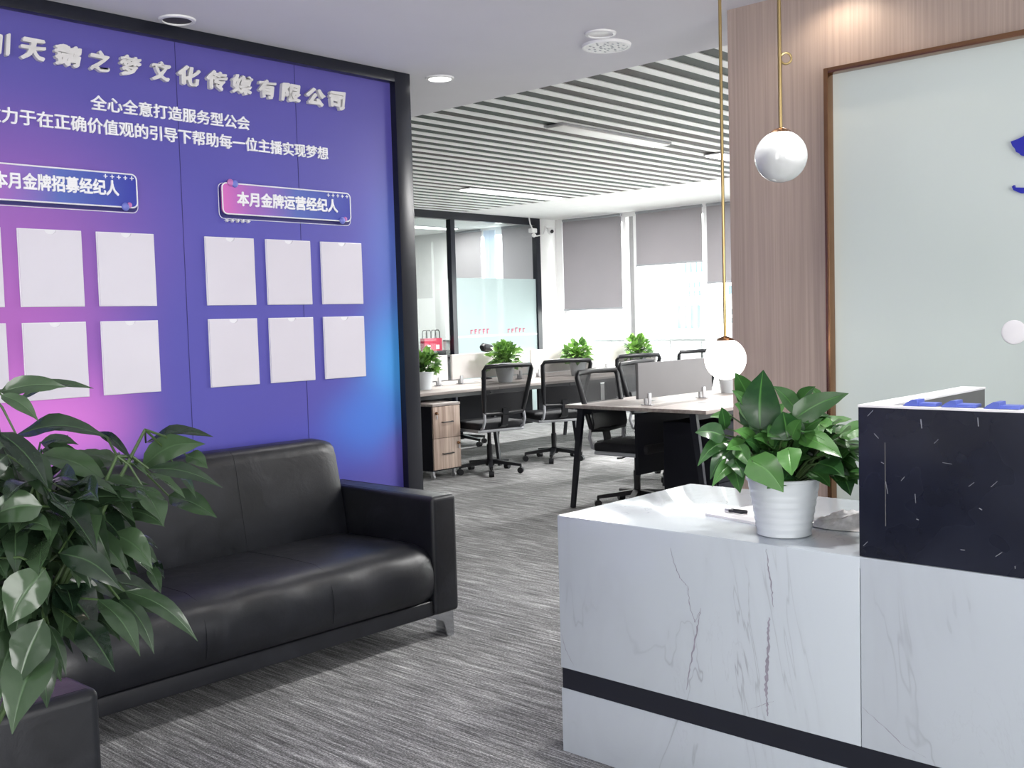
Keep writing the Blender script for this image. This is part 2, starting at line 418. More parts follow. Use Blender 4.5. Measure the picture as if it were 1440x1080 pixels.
def text_obj(name, body, box, y, depth, m, bold=0.0, parent=None, origin=(0, 0, 0), brush=0.0, per_width=None):
    """raised lettering standing on a plane of constant y, facing -y, fitted to box = x0, x1, z0, z1"""
    cu = bpy.data.curves.new(name, 'FONT'); cu.body = body; cu.size = 1.0; cu.extrude = 0.02; cu.resolution_u = 3
    tmp = bpy.data.objects.new(name, cu); COL.objects.link(tmp)
    bpy.context.view_layer.update()
    dg = bpy.context.evaluated_depsgraph_get()
    me0 = bpy.data.meshes.new_from_object(tmp.evaluated_get(dg))
    bpy.data.objects.remove(tmp); bpy.data.curves.remove(cu)
    V = []; F = []                                     # heavier strokes: the glyph struck several times, slightly shifted
    strikes = [(0, 0)] if not bold else [(bold*math.cos(2*PI*i/8), bold*math.sin(2*PI*i/8)) for i in range(8)]+[(0, 0)]
    for i, (dx, dz) in enumerate(strikes):
        n0 = len(V)
        V += [(v.co.x+dx, v.co.y+dz, v.co.z*(1-.012*i)) for v in me0.vertices]
        F += [[n0+q for q in f.vertices] for f in me0.polygons]
    me = bpy.data.meshes.new(name); me.from_pydata(V, [], F); bpy.data.meshes.remove(me0)
    xs = [v.co.x for v in me.vertices]; zs = [v.co.y for v in me.vertices]
    if not xs: return None
    ax, bx, az, bz = min(xs), max(xs), min(zs), max(zs)
    x0, x1, z0, z1 = box
    ox, oy, oz = origin
    for v in me.vertices:
        fx, fz, e = (v.co.x-ax)/(bx-ax), (v.co.y-az)/max(1e-6, bz-az), (v.co.z+0.02)/0.04
        if brush:
            fx2 = fx + brush*(fz-0.5) + 0.035*math.sin(fz*7+fx*3) + .012*math.sin(fz*41+fx*17); fz = fz*.9+.05 + 0.05*math.sin(fx*5+1) + 0.12*(fx-.5) + .012*math.sin(fx*37+fz*23); fx = fx2
        v.co = Vector((x0+fx*(x1-x0)-ox, y-e*depth-oy, z0+fz*(z1-z0)-oz))
    me.materials.clear(); me.materials.append(MT[m])
    for p in me.polygons: p.material_index = 0
    o = bpy.data.objects.new(name, me); COL.objects.link(o)
    if parent is not None: o.parent = parent
    else: o.location = origin
    return o

# ------------------------------------------------------------------ the setting
CZ, OZ = 2.635, 2.75           # lobby ceiling, office ceiling heights
WY = 4.10                      # printed wall plane
structure(MB().box(-2.6, 11.5, -3.6, 13.0, -0.1, 0).build('floor', 'carpet', smooth=False))
mb = MB(); mb.box(-2.6, 4.43, -3.6, 13.0, CZ, CZ+0.25); structure(mb.build('ceiling', 'ceiling_paint', smooth=False))
mb = MB(); mb.box(4.43, 9.42, -3.6, 13.0, OZ+0.006, OZ+0.12); structure(mb.build('ceiling_plenum', 'plenum', smooth=False))
mb = MB(); mb.box(9.42, 11.5, -3.6, 13.0, OZ, OZ+0.12); structure(mb.build('ceiling_soffit', 'wall_white', smooth=False))
mb = MB()
PITCH_S = 0.1875
y = 3.654 - PITCH_S*38
while y < 9.5:
    mb.box(4.43, 9.42, y, y+0.078, OZ, OZ+0.0055); y += PITCH_S
structure(mb.build('ceiling_slats', 'slat_white', smooth=False))
# walls
structure(MB().box(-2.6, 3.66, WY+0.07, WY+0.16, 0, CZ).build('wall_left', 'wall_white', smooth=False))
mb = MB(); mb.box(3.93, 4.43, -3.6, 2.36, 0, CZ); structure(mb.build('wall_right', 'wood_panel', smooth=False))
mb = MB(); mb.box(-2.7, -2.55, 1.05, 13.0, 0, CZ); mb.box(-2.7, -2.55, -3.6, -0.25, 0, CZ); mb.box(-2.7, -2.55, -0.25, 1.05, 2.45, CZ)
structure(mb.build('wall_back', 'wall_white', smooth=False))
mb = MB(); mb.box(-2.6, -1.4, -3.6, -3.5, 0, CZ); mb.box(2.4, 11.5, -3.6, -3.5, 0, 2.8); mb.box(-1.4, 2.4, -3.6, -3.5, 2.45, CZ)
structure(mb.build('wall_near', 'wall_white', smooth=False))
structure(MB().box(-2.6, 11.5, 12.9, 13.0, 0, 2.8).build('wall_far', 'wall_white', smooth=False))
# office window wall: parapet, column at the corner, windows
mb = MB(); mb.box(11.3, 11.45, -3.6, 13.0, 0, 0.42); mb.box(11.28, 11.45, 9.45, 9.64, 0, OZ); mb.box(11.3, 11.45, -3.6, 13.0, 2.69, OZ)
structure(mb.build('wall_windows', 'wall_white', smooth=False))
def window(n, y0, y1, grey_side=True):
    mb = MB(); z0, z1, w = 0.42, 2.69, 0.055
    mb.box(11.30, 11.40, y0, y0+w, z0, z1, .004); mb.box(11.30, 11.40, y1-w, y1, z0, z1, .004)
    mb.box(11.301, 11.399, y0+w, y1-w, z0, z0+w); mb.box(11.301, 11.399, y0+w, y1-w, z1-w, z1)
    fr = structure(mb.build('window_%d' % n, 'window_frame'))
    MB().box(11.345, 11.351, y0+w, y1-w, z0+w, z1-w).build('pane', 'glass', fr, smooth=False)
    if grey_side: MB().box(11.30, 11.38, y1+.002, y1+0.068, z0, z1, .004).build('mullion', 'window_grey', fr)
edges = [(8.37, 9.45), (7.12, 8.25), (6.05, 7.12), (4.9, 5.98), (3.82, 4.9), (2.7, 3.75), (1.6, 2.7), (0.45, 1.55)]
for i, (a, b) in enumerate(edges): window(i+1, a, b, i in (1, 3, 5, 7))
window(9, 9.66, 11.2, False); window(10, 11.2, 11.72, False)
structure(MB().box(11.3, 11.45, 11.72, 12.9, 0.42, 2.69).build('wall_side_room_end', 'wall_white', smooth=False))
mb = MB(); mb.box(11.3, 11.45, -3.6, 0.45, 0.42, 2.69); structure(mb.build('wall_windows_end', 'wall_white', smooth=False))
# glass partition between office and side room
PY = 9.57
mb = MB(); mb.box(10.93, 11.30, PY, PY+0.10, 0, OZ); structure(mb.build('wall_pier', 'wall_white', smooth=False))
mb = MB()
mb.box(6.5, 10.93, PY-0.02, PY+0.06, 2.655, OZ)           # head
mb.box(9.225, 9.30, PY-0.02, PY+0.06, 0, 2.655); mb.box(10.85, 10.93, PY-0.02, PY+0.06, 0, 2.655)
mb.box(6.5, 6.58, PY-0.02, PY+0.06, 0, 2.655); mb.box(7.9, 7.97, PY-0.02, PY+0.06, 0, 2.655)
mb.box(6.5, 10.93, PY-0.018, PY+0.058, 0, 0.10)
pf = structure(mb.build('partition_frame', 'black_frame', smooth=False))
for a, b in ((6.58, 7.9), (7.97, 9.225), (9.30, 10.85)):
    MB().box(a, b, PY+0.012, PY+0.022, 0.10, 2.655).build('pane', 'glass', pf, smooth=False)
MB().box(9.31, 10.84, PY+0.005, PY+0.009, 0.10, 1.925).build('frosted_film', 'frosted', pf, smooth=False)
MB().box(9.31, 10.84, PY+0.003, PY+0.005, 1.165, 1.185).build('film_stripe', 'white_print', pf, smooth=False)
mb = MB()                                                   # faded pink marks on the frosted film
rr = random.Random(3)
for x0, n in ((9.55, 5), (10.25, 5)):
    for i in range(n):
        x = x0+i*0.075; h = 0.05+0.02*rr.random()
        mb.box(x, x+.012, PY+0.001, PY+0.003, 1.205, 1.205+h); mb.box(x, x+.042, PY+0.001, PY+0.003, 1.205+h-.012, 1.205+h)
        if i % 2: mb.box(x+.012, x+.034, PY+0.001, PY+0.003, 1.205+h*.45, 1.205+h*.45+.012)
mb.build('film_mark', 'pink_mark', pf, smooth=False)
structure(MB().box(4.3, 6.5, PY, PY+0.1, 0, OZ).build('wall_side_room', 'wall_white', smooth=False))

# ------------------------------------------------------------------ printed wall: backdrop, black frame
bd = thing('backdrop', (0, WY, 0), 'purple and blue printed wall backdrop behind the black sofa', 'backdrop')
o = MB((0, WY, 0)).box(-1.2, 3.60, WY, WY+0.012, 0, CZ-0.04).build('printed_panel', 'backdrop', bd, smooth=False)
mb = MB((0, WY, 0))
for x in (2.37, 2.98, 1.12): mb.box(x, x+0.0025, WY-0.0012, WY, 0, 2.585)
mb.build('panel_joint', 'print_shadow', bd, smooth=False)
mb = MB(); mb.box(-1.2, 3.565, WY-0.04, WY+0.0, 2.58, CZ, .003); mb.box(3.565, 3.668, WY-0.04, WY+0.162, 0, CZ, .004)
structure(mb.build('trim_1', 'black_frame'))
text_obj('tagline', '全心全意打造服务型公会', (1.988, 2.722, 2.248, 2.308), WY, 0.008, 'white_print', 0.018, bd, (0, WY, 0))
text_obj('tagline', '致力于在正确价值观的引导下帮助每一位主播实现梦想', (1.572, 3.155, 2.155, 2.217), WY, 0.008, 'white_print', 0.018, bd, (0, WY, 0))
chars = [('川', 1.590, 1.680, '川'), ('天', 1.717, 1.813, '天'), ('鹅', 1.846, 1.952, '鹅'), ('之', 1.986, 2.072, '之'), ('梦', 2.113, 2.202, '梦'), ('文', 2.251, 2.334, '文'), ('化', 2.371, 2.475, '化'), ('传', 2.507, 2.605, '传'), ('媒', 2.631, 2.737, '媒'), ('有', 2.769, 2.859, '有'), ('限', 2.890, 3.002, '限'), ('公', 3.031, 3.138, '公'), ('司', 3.164, 3.260, '司')]
for ch, a, b, lb in chars:
    o = text_obj('sign_letter', ch, (a, b, 2.397, 2.490), WY, 0.022, 'letter', 0.045, None, (0, 0, 0), brush=0.10)
    me = o.data; c = Vector(((a+b)/2, WY, 2.397))
    for v in me.vertices: v.co -= c
    o.location = c
    tag(o, 'raised silvery white brush-style character %s in the big sign line' % lb, 'sign letter', 'raised sign characters on the purple wall')

def plaque(xc, text, tx, label):
    z0, z1 = 1.868, 2.003; w = 0.355; o_ = (xc, WY, (z0+z1)/2)
    t = thing('heading_plaque', o_, label, 'wall plaque', 'gradient heading plaques')
    ol = rrect(xc-w, xc+w, z0, z1, 0.022)
    MB(o_).prism(ol, lambda a, b: (a, WY-0.004, b), lambda a, b: (a, WY-0.016, b)).build('face', 'plaque', t)
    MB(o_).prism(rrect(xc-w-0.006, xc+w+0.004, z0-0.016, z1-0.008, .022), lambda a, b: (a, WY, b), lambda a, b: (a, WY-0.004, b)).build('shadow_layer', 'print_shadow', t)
    MB(o_).tube([(a, WY-0.016, b) for a, b in ol], 0.0032, 6, closed=True).build('outline', 'white_print', t)
    MB(o_).tube([(a, WY-0.003, b) for a, b in rrect(xc-w-0.012, xc+w+0.008, z0-0.02, z1-0.0, .024)], 0.0016, 6, closed=True).build('outline', 'white_print', t)
    text_obj('heading_text', text, tx, WY-0.016, 0.006, 'white_print', 0.03, t, o_)
    for dx, dz, r, m in ((-.315, .070, .016, 'ball_pink'), (-.292, .066, .017, 'ball_blue'), (.300, -.066, .017, 'ball_blue'), (.318, -.058, .011, 'ball_pink')):
        MB(o_).ball((xc+dx, WY-0.020, (z0+z1)/2+dz), r, 16, 10, (1, .5, 1)).build('ornament_ball', m, t)
    for cx, cz, st in ((xc+.222, z1-.016, .028), (xc-.335, z0-.028, .027)):
        for i in range(5):
            x = cx+i*st; s_ = .008; w_ = .0016
            ol_ = [(-w_, -s_), (w_, -s_), (w_, -w_), (s_, -w_), (s_, w_), (w_, w_), (w_, s_), (-w_, s_), (-w_, w_), (-s_, w_), (-s_, -w_), (-w_, -w_)]
            MB(o_).prism([(x+a, cz+b) for a, b in ol_], lambda a, b: (a, WY-0.020, b), lambda a, b: (a, WY-0.001, b)).build('plus_mark', 'white_print', t, smooth=False)
plaque(2.915, '本月金牌运营经纪人', (2.631, 3.190, 1.905, 1.970), 'gradient heading plaque above the right-hand six photo frames')
plaque(1.805, '本月金牌招募经纪人', (1.588, 2.080, 1.910, 1.974), 'gradient heading plaque above the left-hand photo frames, cut by the picture edge')

def plate(x, z, label):
    o_ = (x, WY, z)
    t = thing('photo_frame', o_, label, 'photo frame', 'blank acrylic photo frames on the purple wall')
    mb = MB(o_); mb.box(x, x+0.25, WY-0.006, WY-0.0005, z, z+0.30, .0015); mb.build('back_plate', 'acrylic_edge', t)
    n = 10; cx = x+0.125
    ol = [(x+.003, z+.003), (x+.247, z+.003), (x+.247, z+.297)]+[(cx+.022*math.cos(PI*i/n), z+.297-.016*math.sin(PI*i/n)) for i in range(n+1)]+[(x+.003, z+.297)]
    MB(o_).prism(ol, lambda a, b: (a, WY-0.006, b), lambda a, b: (a, WY-0.010, b)).build('front_cover', 'acrylic', t)
cols = [(1.362, 'left group, column cut off at the picture edge'), (1.671, 'left group, middle column'), (1.981, 'left group, column nearest the wall joint'), (2.468, 'right group, left column'), (2.779, 'right group, middle column'), (3.088, 'right group, column next to the black frame')]
for x, lb in cols:
    plate(x, 1.465, 'blank white acrylic photo frame, upper row, '+lb)
    plate(x, 1.105, 'blank white acrylic photo frame, lower row, '+lb)

# ------------------------------------------------------------------ wood wall: glass board, bronze frame, logo, disc
gb = thing('glass_board', (3.93, 0, 1.3), 'pale green back-painted glass board with bronze frame on the wood wall', 'glass board')
O = (3.93, 0, 1.3)
MB(O).box(3.912, 3.93, -2.61, 1.884, 0.33, 2.282).build('glass_face', 'glass_board', gb, smooth=False)
mb = MB(O); mb.box(3.868, 3.93, 1.884, 1.902, 0.31, 2.302, .002); mb.box(3.868, 3.93, -2.63, 1.884, 2.282, 2.302, .002); mb.box(3.868, 3.93, -2.63, -2.61, 0.31, 2.282, .002); mb.box(3.868, 3.93, -2.61, 1.884, 0.31, 0.33, .002)
mb.build('frame', 'bronze', gb)
def logo(name, pts, label):
    c = pts[0]; o_ = (3.912, c[0], c[1])
    mb = MB(o_); mb.prism(pts, lambda a, b: (3.912, a, b), lambda a, b: (3.897, a, b))
    return plain(name, mb, 'logo_blue', label, 'logo', ang=30)
logo('logo_mark', [(1.224, 1.934), (1.205, 1.938), (1.185, 1.945), (1.150, 1.965), (1.06, 2.02), (1.02, 1.96), (1.06, 1.90), (1.12, 1.872), (1.17, 1.874), (1.190, 1.882), (1.195, 1.889), (1.206, 1.896), (1.210, 1.908), (1.218, 1.918)], 'raised dark blue logo swoosh on the pale glass board at the picture edge')
logo('logo_lettering', [(1.220, 1.778), (1.212, 1.783), (1.209, 1.774), (1.16, 1.768), (1.05, 1.765), (1.05, 1.745), (1.19, 1.752), (1.214, 1.765)], 'thin dark blue lettering stroke below the blue logo swoosh')
plain('magnet', MB((3.912, 1.216, 1.271)).ball((3.911, 1.216, 1.271), 0.043, 28, 14, (.12, 1, 1)), 'paper', 'round white disc stuck on the glass board below the logo', 'disc')

# ------------------------------------------------------------------ ceiling fittings
def downlight(x, y, r, lit, label, off='dark_hole'):
    t = thing('downlight', (x, y, CZ), label, 'ceiling light', 'round recessed ceiling lights')
    O = (x, y, CZ)
    MB(O).lathe(x, y, [(r*.78, CZ-0.001), (r*.80, CZ-0.010), (r*.97, CZ-0.008), (r, CZ-0.001)], 36, False, False).build('trim_ring', 'window_frame', t)
    MB(O).lathe(x, y, [(r*.78, CZ-0.004), (r*.2, CZ-0.003), (.001, CZ-0.003)], 36, False, False).build('lens', 'lamp_lit' if lit else off, t)
downlight(3.84, 4.02, 0.075, True, 'lit round downlight beside the black frame corner')
downlight(2.31, 3.965, 0.075, False, 'unlit round downlight above the purple backdrop')
downlight(3.80, 2.93, 0.07, False, 'unlit round downlight beside the round white speaker', 'lamp_off')
downlight(3.77, 1.84, 0.07, True, 'warm round downlight washing the wood wall above the glass board')
spot('downlight_beam', (3.77, 1.84, CZ-0.02), 4.2, math.radians(150), 0.6, (1.0, 0.84, 0.66), 0.02, (3.77, 1.84, 0))
downlight(2.72, 1.05, 0.07, True, 'added lit round downlight above the reception counter, out of view, to brighten the worktop')  # unseen lamp added to brighten the counter top
downlight(2.75, 1.95, 0.07, True, 'added lit round downlight above the marble desk end, out of view overhead, to brighten it')  # second unseen lamp, added for the desk end
spot('downlight_beam', (2.72, 1.05, CZ-.03), 75, math.radians(95), 0.8, (1, .98, .95), 0.06, (2.85, 1.05, 0))  # beam of the lamp added over the counter
spot('downlight_beam', (2.75, 1.95, CZ-.03), 75, math.radians(95), 0.8, (1, .98, .95), 0.06, (2.88, 1.95, 0))  # beam of the lamp added over the desk end
spot('downlight_beam', (3.84, 4.0, CZ-0.03), 22, math.radians(115), 0.8, (1, .97, .93), 0.06, (3.84, 4.0, 0))
t = thing('ceiling_speaker', (3.985, 3.04, CZ), 'round white perforated speaker in the grey ceiling', 'speaker')
O = (3.985, 3.04, CZ)
MB(O).lathe(3.985, 3.04, [(.098, CZ-.0005), (.10, CZ-.012), (.112, CZ-.012), (.116, CZ-.0005)], 40, False, False).build('rim', 'window_frame', t)
mb = MB(O); mb.lathe(3.985, 3.04, [(.098, CZ-.010), (.0005, CZ-.011)], 40, False, False)
mb.build('grille', 'lamp_off', t)
for a in range(10):
    for r in (.03, .06, .082):
        A = 2*PI*a/10+r*9; x, y = 3.985+r*math.cos(A), 3.04+r*math.sin(A); MB(O).box(x-.006, x+.006, y-.003, y+.003, CZ-.0125, CZ-.0108).build('grille_slot', 'grey_trim', t, smooth=False)
def strip(x0, x1, y, lit, label, power=130):
    t = thing('strip_light', ((x0+x1)/2, y, OZ), label, 'ceiling light', 'linear lights between the ceiling slats'); O = ((x0+x1)/2, y, OZ)
    MB(O).box(x0, x1, y-.09, y+.09, OZ-0.014, OZ-0.0005, .002).build('housing', 'alu', t)
    if lit:
        l = bpy.data.lights.new('strip_light_tube', 'AREA'); l.shape = 'RECTANGLE'; l.size = x1-x0-.04; l.size_y = .15; l.energy = power; l.color = (1, .99, .97)
        lo = bpy.data.objects.new('strip_light_tube', l); COL.objects.link(lo); lo.location = ((x0+x1)/2, y, OZ-.03)
    MB(O).box(x0+.01, x1-.01, y-.082, y+.082, OZ-0.024, OZ-0.0145, .003).build('diffuser', 'lamp_lit' if lit else 'lamp_off', t)
strip(5.77, 7.12, 4.89, False, 'unlit linear light set among the white ceiling slats')
strip(7.87, 9.22, 4.89, True, 'lit linear light among the slats behind the brass pendant rod')
strip(7.74, 9.24, 7.79, True, 'lit linear light among the slats near the glass partition')
strip(5.6, 7.0, 1.9, True, 'added lit linear light above the hidden end of the office, to brighten it')  # unseen row, added for more light in the office
strip(7.9, 9.3, 1.9, True, 'added unseen lit linear light above the window end of the office, to brighten it')  # unseen too, added to lift the office ceiling and soffit
strip(9.5, 10.9, 11.2, True, 'lit linear light added on the side room ceiling behind the partition to brighten it', 40)  # added to brighten the dark room behind the glass

# ------------------------------------------------------------------ reception desk
DX, DT = 2.463, 0.75
rd = thing('reception_desk', (DX, 1.0, 0), 'white marble reception desk with a black band round its base', 'desk'); O = (DX, 1.0, 0)
def marble_box(name, *b, bev=.002): return MB(O).box(*b, bev).build(name, 'marble', rd)
marble_box('front_panel', DX, DX+0.03, 1.1285, 2.112, 0.269, DT-.0005)
marble_box('front_panel', DX, DX+0.03, -1.6, 1.1265, 0.269, DT-.0005)
marble_box('side_panel', DX+0.03, 3.20, 2.082, 2.112, 0.269, DT-.0005)
marble_box('worktop', DX+0.001, 3.212, -1.6, 2.111, DT-.028, DT+.0012)
marble_box('plinth', DX, 3.19, -1.6, 2.112, 0.0, 0.204)
MB(O).box(DX+0.002, 3.185, -1.6, 2.108, 0.204, 0.269).build('band', 'black_frame', rd, smooth=False)
MB(O).box(DX+0.03, 3.1, -1.6, 2.08, 0.269, DT-.03).build('carcass', 'grey_panel', rd, smooth=False)
def veinline(pts, w):
    """one named dark vein inlaid in the front slab: pts are (y, z)"""
    mb = MB(O); L = []; R = []; r_ = random.Random(int(pts[0][0]*1e4))
    fine = []
    for (a, b), (c, d) in zip(pts, pts[1:]):
        for i in range(7): u = i/7; fine.append((a+(c-a)*u+r_.uniform(-.0022, .0022), b+(d-b)*u))
    pts = fine+[pts[-1]]; n = len(pts)
    for i, (a, b) in enumerate(pts):
        ww = w*(0.25+0.55*math.sin(PI*(i+.5)/n))*r_.uniform(.35, 1.1); L.append((a-ww/2, b)); R.append((a+ww/2, b))
    V = [(DX-0.0006, a, b) for a, b in L+R]
    mb.add(V, [[i, i+1, n+i+1, n+i] for i in range(n-1)]); mb.raw = True
    mb.build('marble_vein', 'marble_vein', rd, smooth=False)
veinline([(1.386, .738), (1.380, .69), (1.372, .64), (1.366, .585)], .006)
veinline([(1.378, .555), (1.384, .52), (1.383, .47), (1.388, .42), (1.392, .37), (1.390, .318), (1.388, .285)], .014)
veinline([(1.692, .702), (1.676, .655), (1.66, .62), (1.635, .60), (1.628, .545), (1.612, .50), (1.592, .545)], .004)
veinline([(1.592, .545), (1.604, .49), (1.620, .42), (1.632, .36), (1.645, .30)], .007)
veinline([(1.44, .292), (1.40, .315), (1.37, .33)], .003)
veinline([(2.107, .375), (2.085, .32), (2.06, .285)], .003)
veinline([(1.125, .372), (1.06, .33), (1.02, .30), (0.965, .285)], .004)

ht = thing('counter_screen', (DX, 1.0, DT), 'scuffed glossy black raised counter on the marble desk', 'counter'); O = (DX+0.006, 1.0, DT)
ht.location = O
HX = DX+0.006; HZ = 1.126
MB(O).box(HX, HX+0.022, -1.6, 1.131, DT+.002, HZ-.002, .0015).build('front_panel', 'hutch_black', ht)
MB(O).box(HX+0.022, 3.165, 1.064, 1.131, DT+.002, HZ-.002, .0015).build('side_panel', 'grey_panel', ht)
mb = MB(O); mb.box(HX-.001, HX+0.026, -1.6, 1.132, HZ-.002, HZ+.004, .001); mb.box(HX+0.026, 3.167, 1.062, 1.132, HZ-.002, HZ+.004, .001)
mb.build('top_edge', 'paper', ht)
mb = MB(O); rr = random.Random(11)
for y, z, l, a, w in ((1.085, 1.055, .016, .8, .004), (1.06, .93, .03, 1.4, .003), (1.02, .955, .014, -.9, .003), (0.99, .91, .022, 1.5, .003), (.94, 1.05, .014, -.8, .0025), (.975, 1.09, .022, 1.45, .006), (.915, 1.00, .022, 0.1, .0025), (.86, .955, .016, -.7, .003), (.84, .90, .008, .5, .005), (.81, .96, .02, -.8, .003), (.88, .80, .01, 0, .004), (1.115, .785, .016, -.8, .003), (.80, .80, .018, -.7, .003), (.765, .775, .006, 1.5, .004), (.985, .86, .006, .3, .004), (.845, 1.10, .02, 1.5, .005), (1.1, 1.11, .02, -.8, .003), (1.07, .99, .008, .4, .004)):
    dy, dz = math.cos(a)*l/2, math.sin(a)*l/2
    MB(O).bar((HX-.0004, y-dy, z-dz), (HX-.0004, y+dy, z+dz), w*.4, .0006, up=(1, 0, 0)).build('scuff_mark', 'scuff', ht, smooth=False)
MB(O).box(HX-.0006, HX, 1.0627, 1.0643, .835, 1.04).build('scuff_mark', 'grey_panel', ht, smooth=False)
for i, (a, lb) in enumerate(((1.022, 'blue plastic clip on the black counter edge, leftmost of three'), (0.932, 'blue plastic clip on the black counter edge, middle of three'), (0.836, 'blue plastic clip on the black counter edge, rightmost at the picture edge'))):
    O = (HX+.02, a, HZ+.004); t = thing('clip', O, lb, 'clip', 'blue clips on the black counter')
    MB(O).box(HX+.008, HX+.05, a-.078, a-.028, HZ+.0045, HZ+.0125, .002).build('bar', 'blue_plastic', t)
    mb = MB(O); mb.prism([(a, HZ+.0045), (a-.008, HZ+.012), (a-.022, HZ+.020), (a-.034, HZ+.020), (a-.036, HZ+.0045)], lambda p, q: (HX+.006, p, q), lambda p, q: (HX+.052, p, q)); mb.build('wedge', 'blue_plastic', t, ang=20)

# things on the desk
O = (2.83, 1.66, DT+.0012)
t = thing('notepad', O, 'white paper pad lying left of the reception plant', 'notepad')
MB(O).box(2.70, 2.93, 1.50, 1.72, DT+.0012, DT+.009, .001, tf=lambda c: (2.80+(c.x-2.815)*.94+(c.y-1.61)*.2, 1.60+(c.y-1.61)*.95-(c.x-2.815)*.25, c.z)).build('sheet', 'paper', t)
MB(O).box(2.705, 2.925, 1.505, 1.715, DT+.0004+.001, DT+.0045, .0005, tf=lambda c: (2.802+(c.x-2.815)*.96+(c.y-1.61)*.2, 1.602+(c.y-1.61)*.97-(c.x-2.815)*.25, c.z)).build('backing', 'grey_trim', t)
O = (2.76, 1.655, DT+.009)
t = thing('binder_clip', O, 'black clip lying on the white paper pad', 'clip')
mb = MB(O); mb.tube([(2.752, 1.672, DT+.016), (2.745, 1.625, DT+.016), (2.759, 1.617, DT+.016), (2.774, 1.625, DT+.016), (2.772, 1.672, DT+.016)], .0042, 8); mb.build('handle', 'black_plastic', t)
MB(O).box(2.752, 2.774, 1.668, 1.690, DT+.010, DT+.022, .003).build('jaw', 'alu', t)
mb = MB((2.84, 1.30, DT)); rr = random.Random(5); V = []; F = []; nx, ny = 26, 22
for i in range(nx+1):
    for j in range(ny+1):
        u, v = i/nx, j/ny; e = min(u, 1-u, v, 1-v)*6; e = min(1, e)
        x = 2.735+.21*u+.01*math.sin(v*7); yy = 1.17+.235*v+.012*math.sin(u*6)
        z = DT+.003+e*(.022+.012*math.sin(u*9+v*4)*math.sin(v*11)+.008*rr.random())
        V.append((x, yy, z))
for i in range(nx):
    for j in range(ny): F.append([i*(ny+1)+j, (i+1)*(ny+1)+j, (i+1)*(ny+1)+j+1, i*(ny+1)+j+1])
mb.add(V, F)
O2 = thing('document_bag', (2.84, 1.30, DT), 'crumpled clear plastic bag of papers between the pot and the black counter', 'bag')
mb.build('wrapper', 'plastic_wrap', O2, ang=60)
mb = MB((2.84, 1.30, DT)); mb.box(2.765, 2.92, 1.20, 1.375, DT+.0015, DT+.010); mb.build('document', 'paper', O2, smooth=False)

# ------------------------------------------------------------------ pendants
def pendant(x, y, z, r, lit, label, ring):
    O = (x, y, CZ); t = thing('pendant_lamp', O, label, 'pendant lamp', 'globe pendants on brass rods')
    MB(O).lathe(x, y, [(.05, CZ-.0005), (.05, CZ-.022), (.008, CZ-.026)], 32).build('canopy', 'brass', t)
    MB(O).tube([(x, y, CZ-.02), (x, y, z+r*.93)], .0058, 12).build('rod', 'brass', t)
    MB(O).lathe(x, y, [(.001, z+r*.97+.012), (r*.32, z+r*.97+.004), (r*.44, z+r*.90), (r*.42, z+r*.89)], 32, False, False).build('cap', 'bronze', t)
    MB(O).ball((x, y, z), r, 40, 24).build('globe', 'globe_lit' if lit else 'globe_off', t)
    if ring:
        MB(O).tube([(x+.016*.68*math.cos(a)+.018*.68, y-.016*.73*math.cos(a)-.018*.73, 2.10+.016*math.sin(a)) for a in [2*PI*i/20 for i in range(20)]], .0035, 8, closed=True).build('ring', 'brass', t)
pendant(2.821, 1.522, 1.818, .0755, False, 'unlit white globe pendant on a brass rod against the wood wall', True)
pendant(3.318, 2.022, 1.200, .0755, True, 'glowing white globe pendant hanging low before the office desks', False)

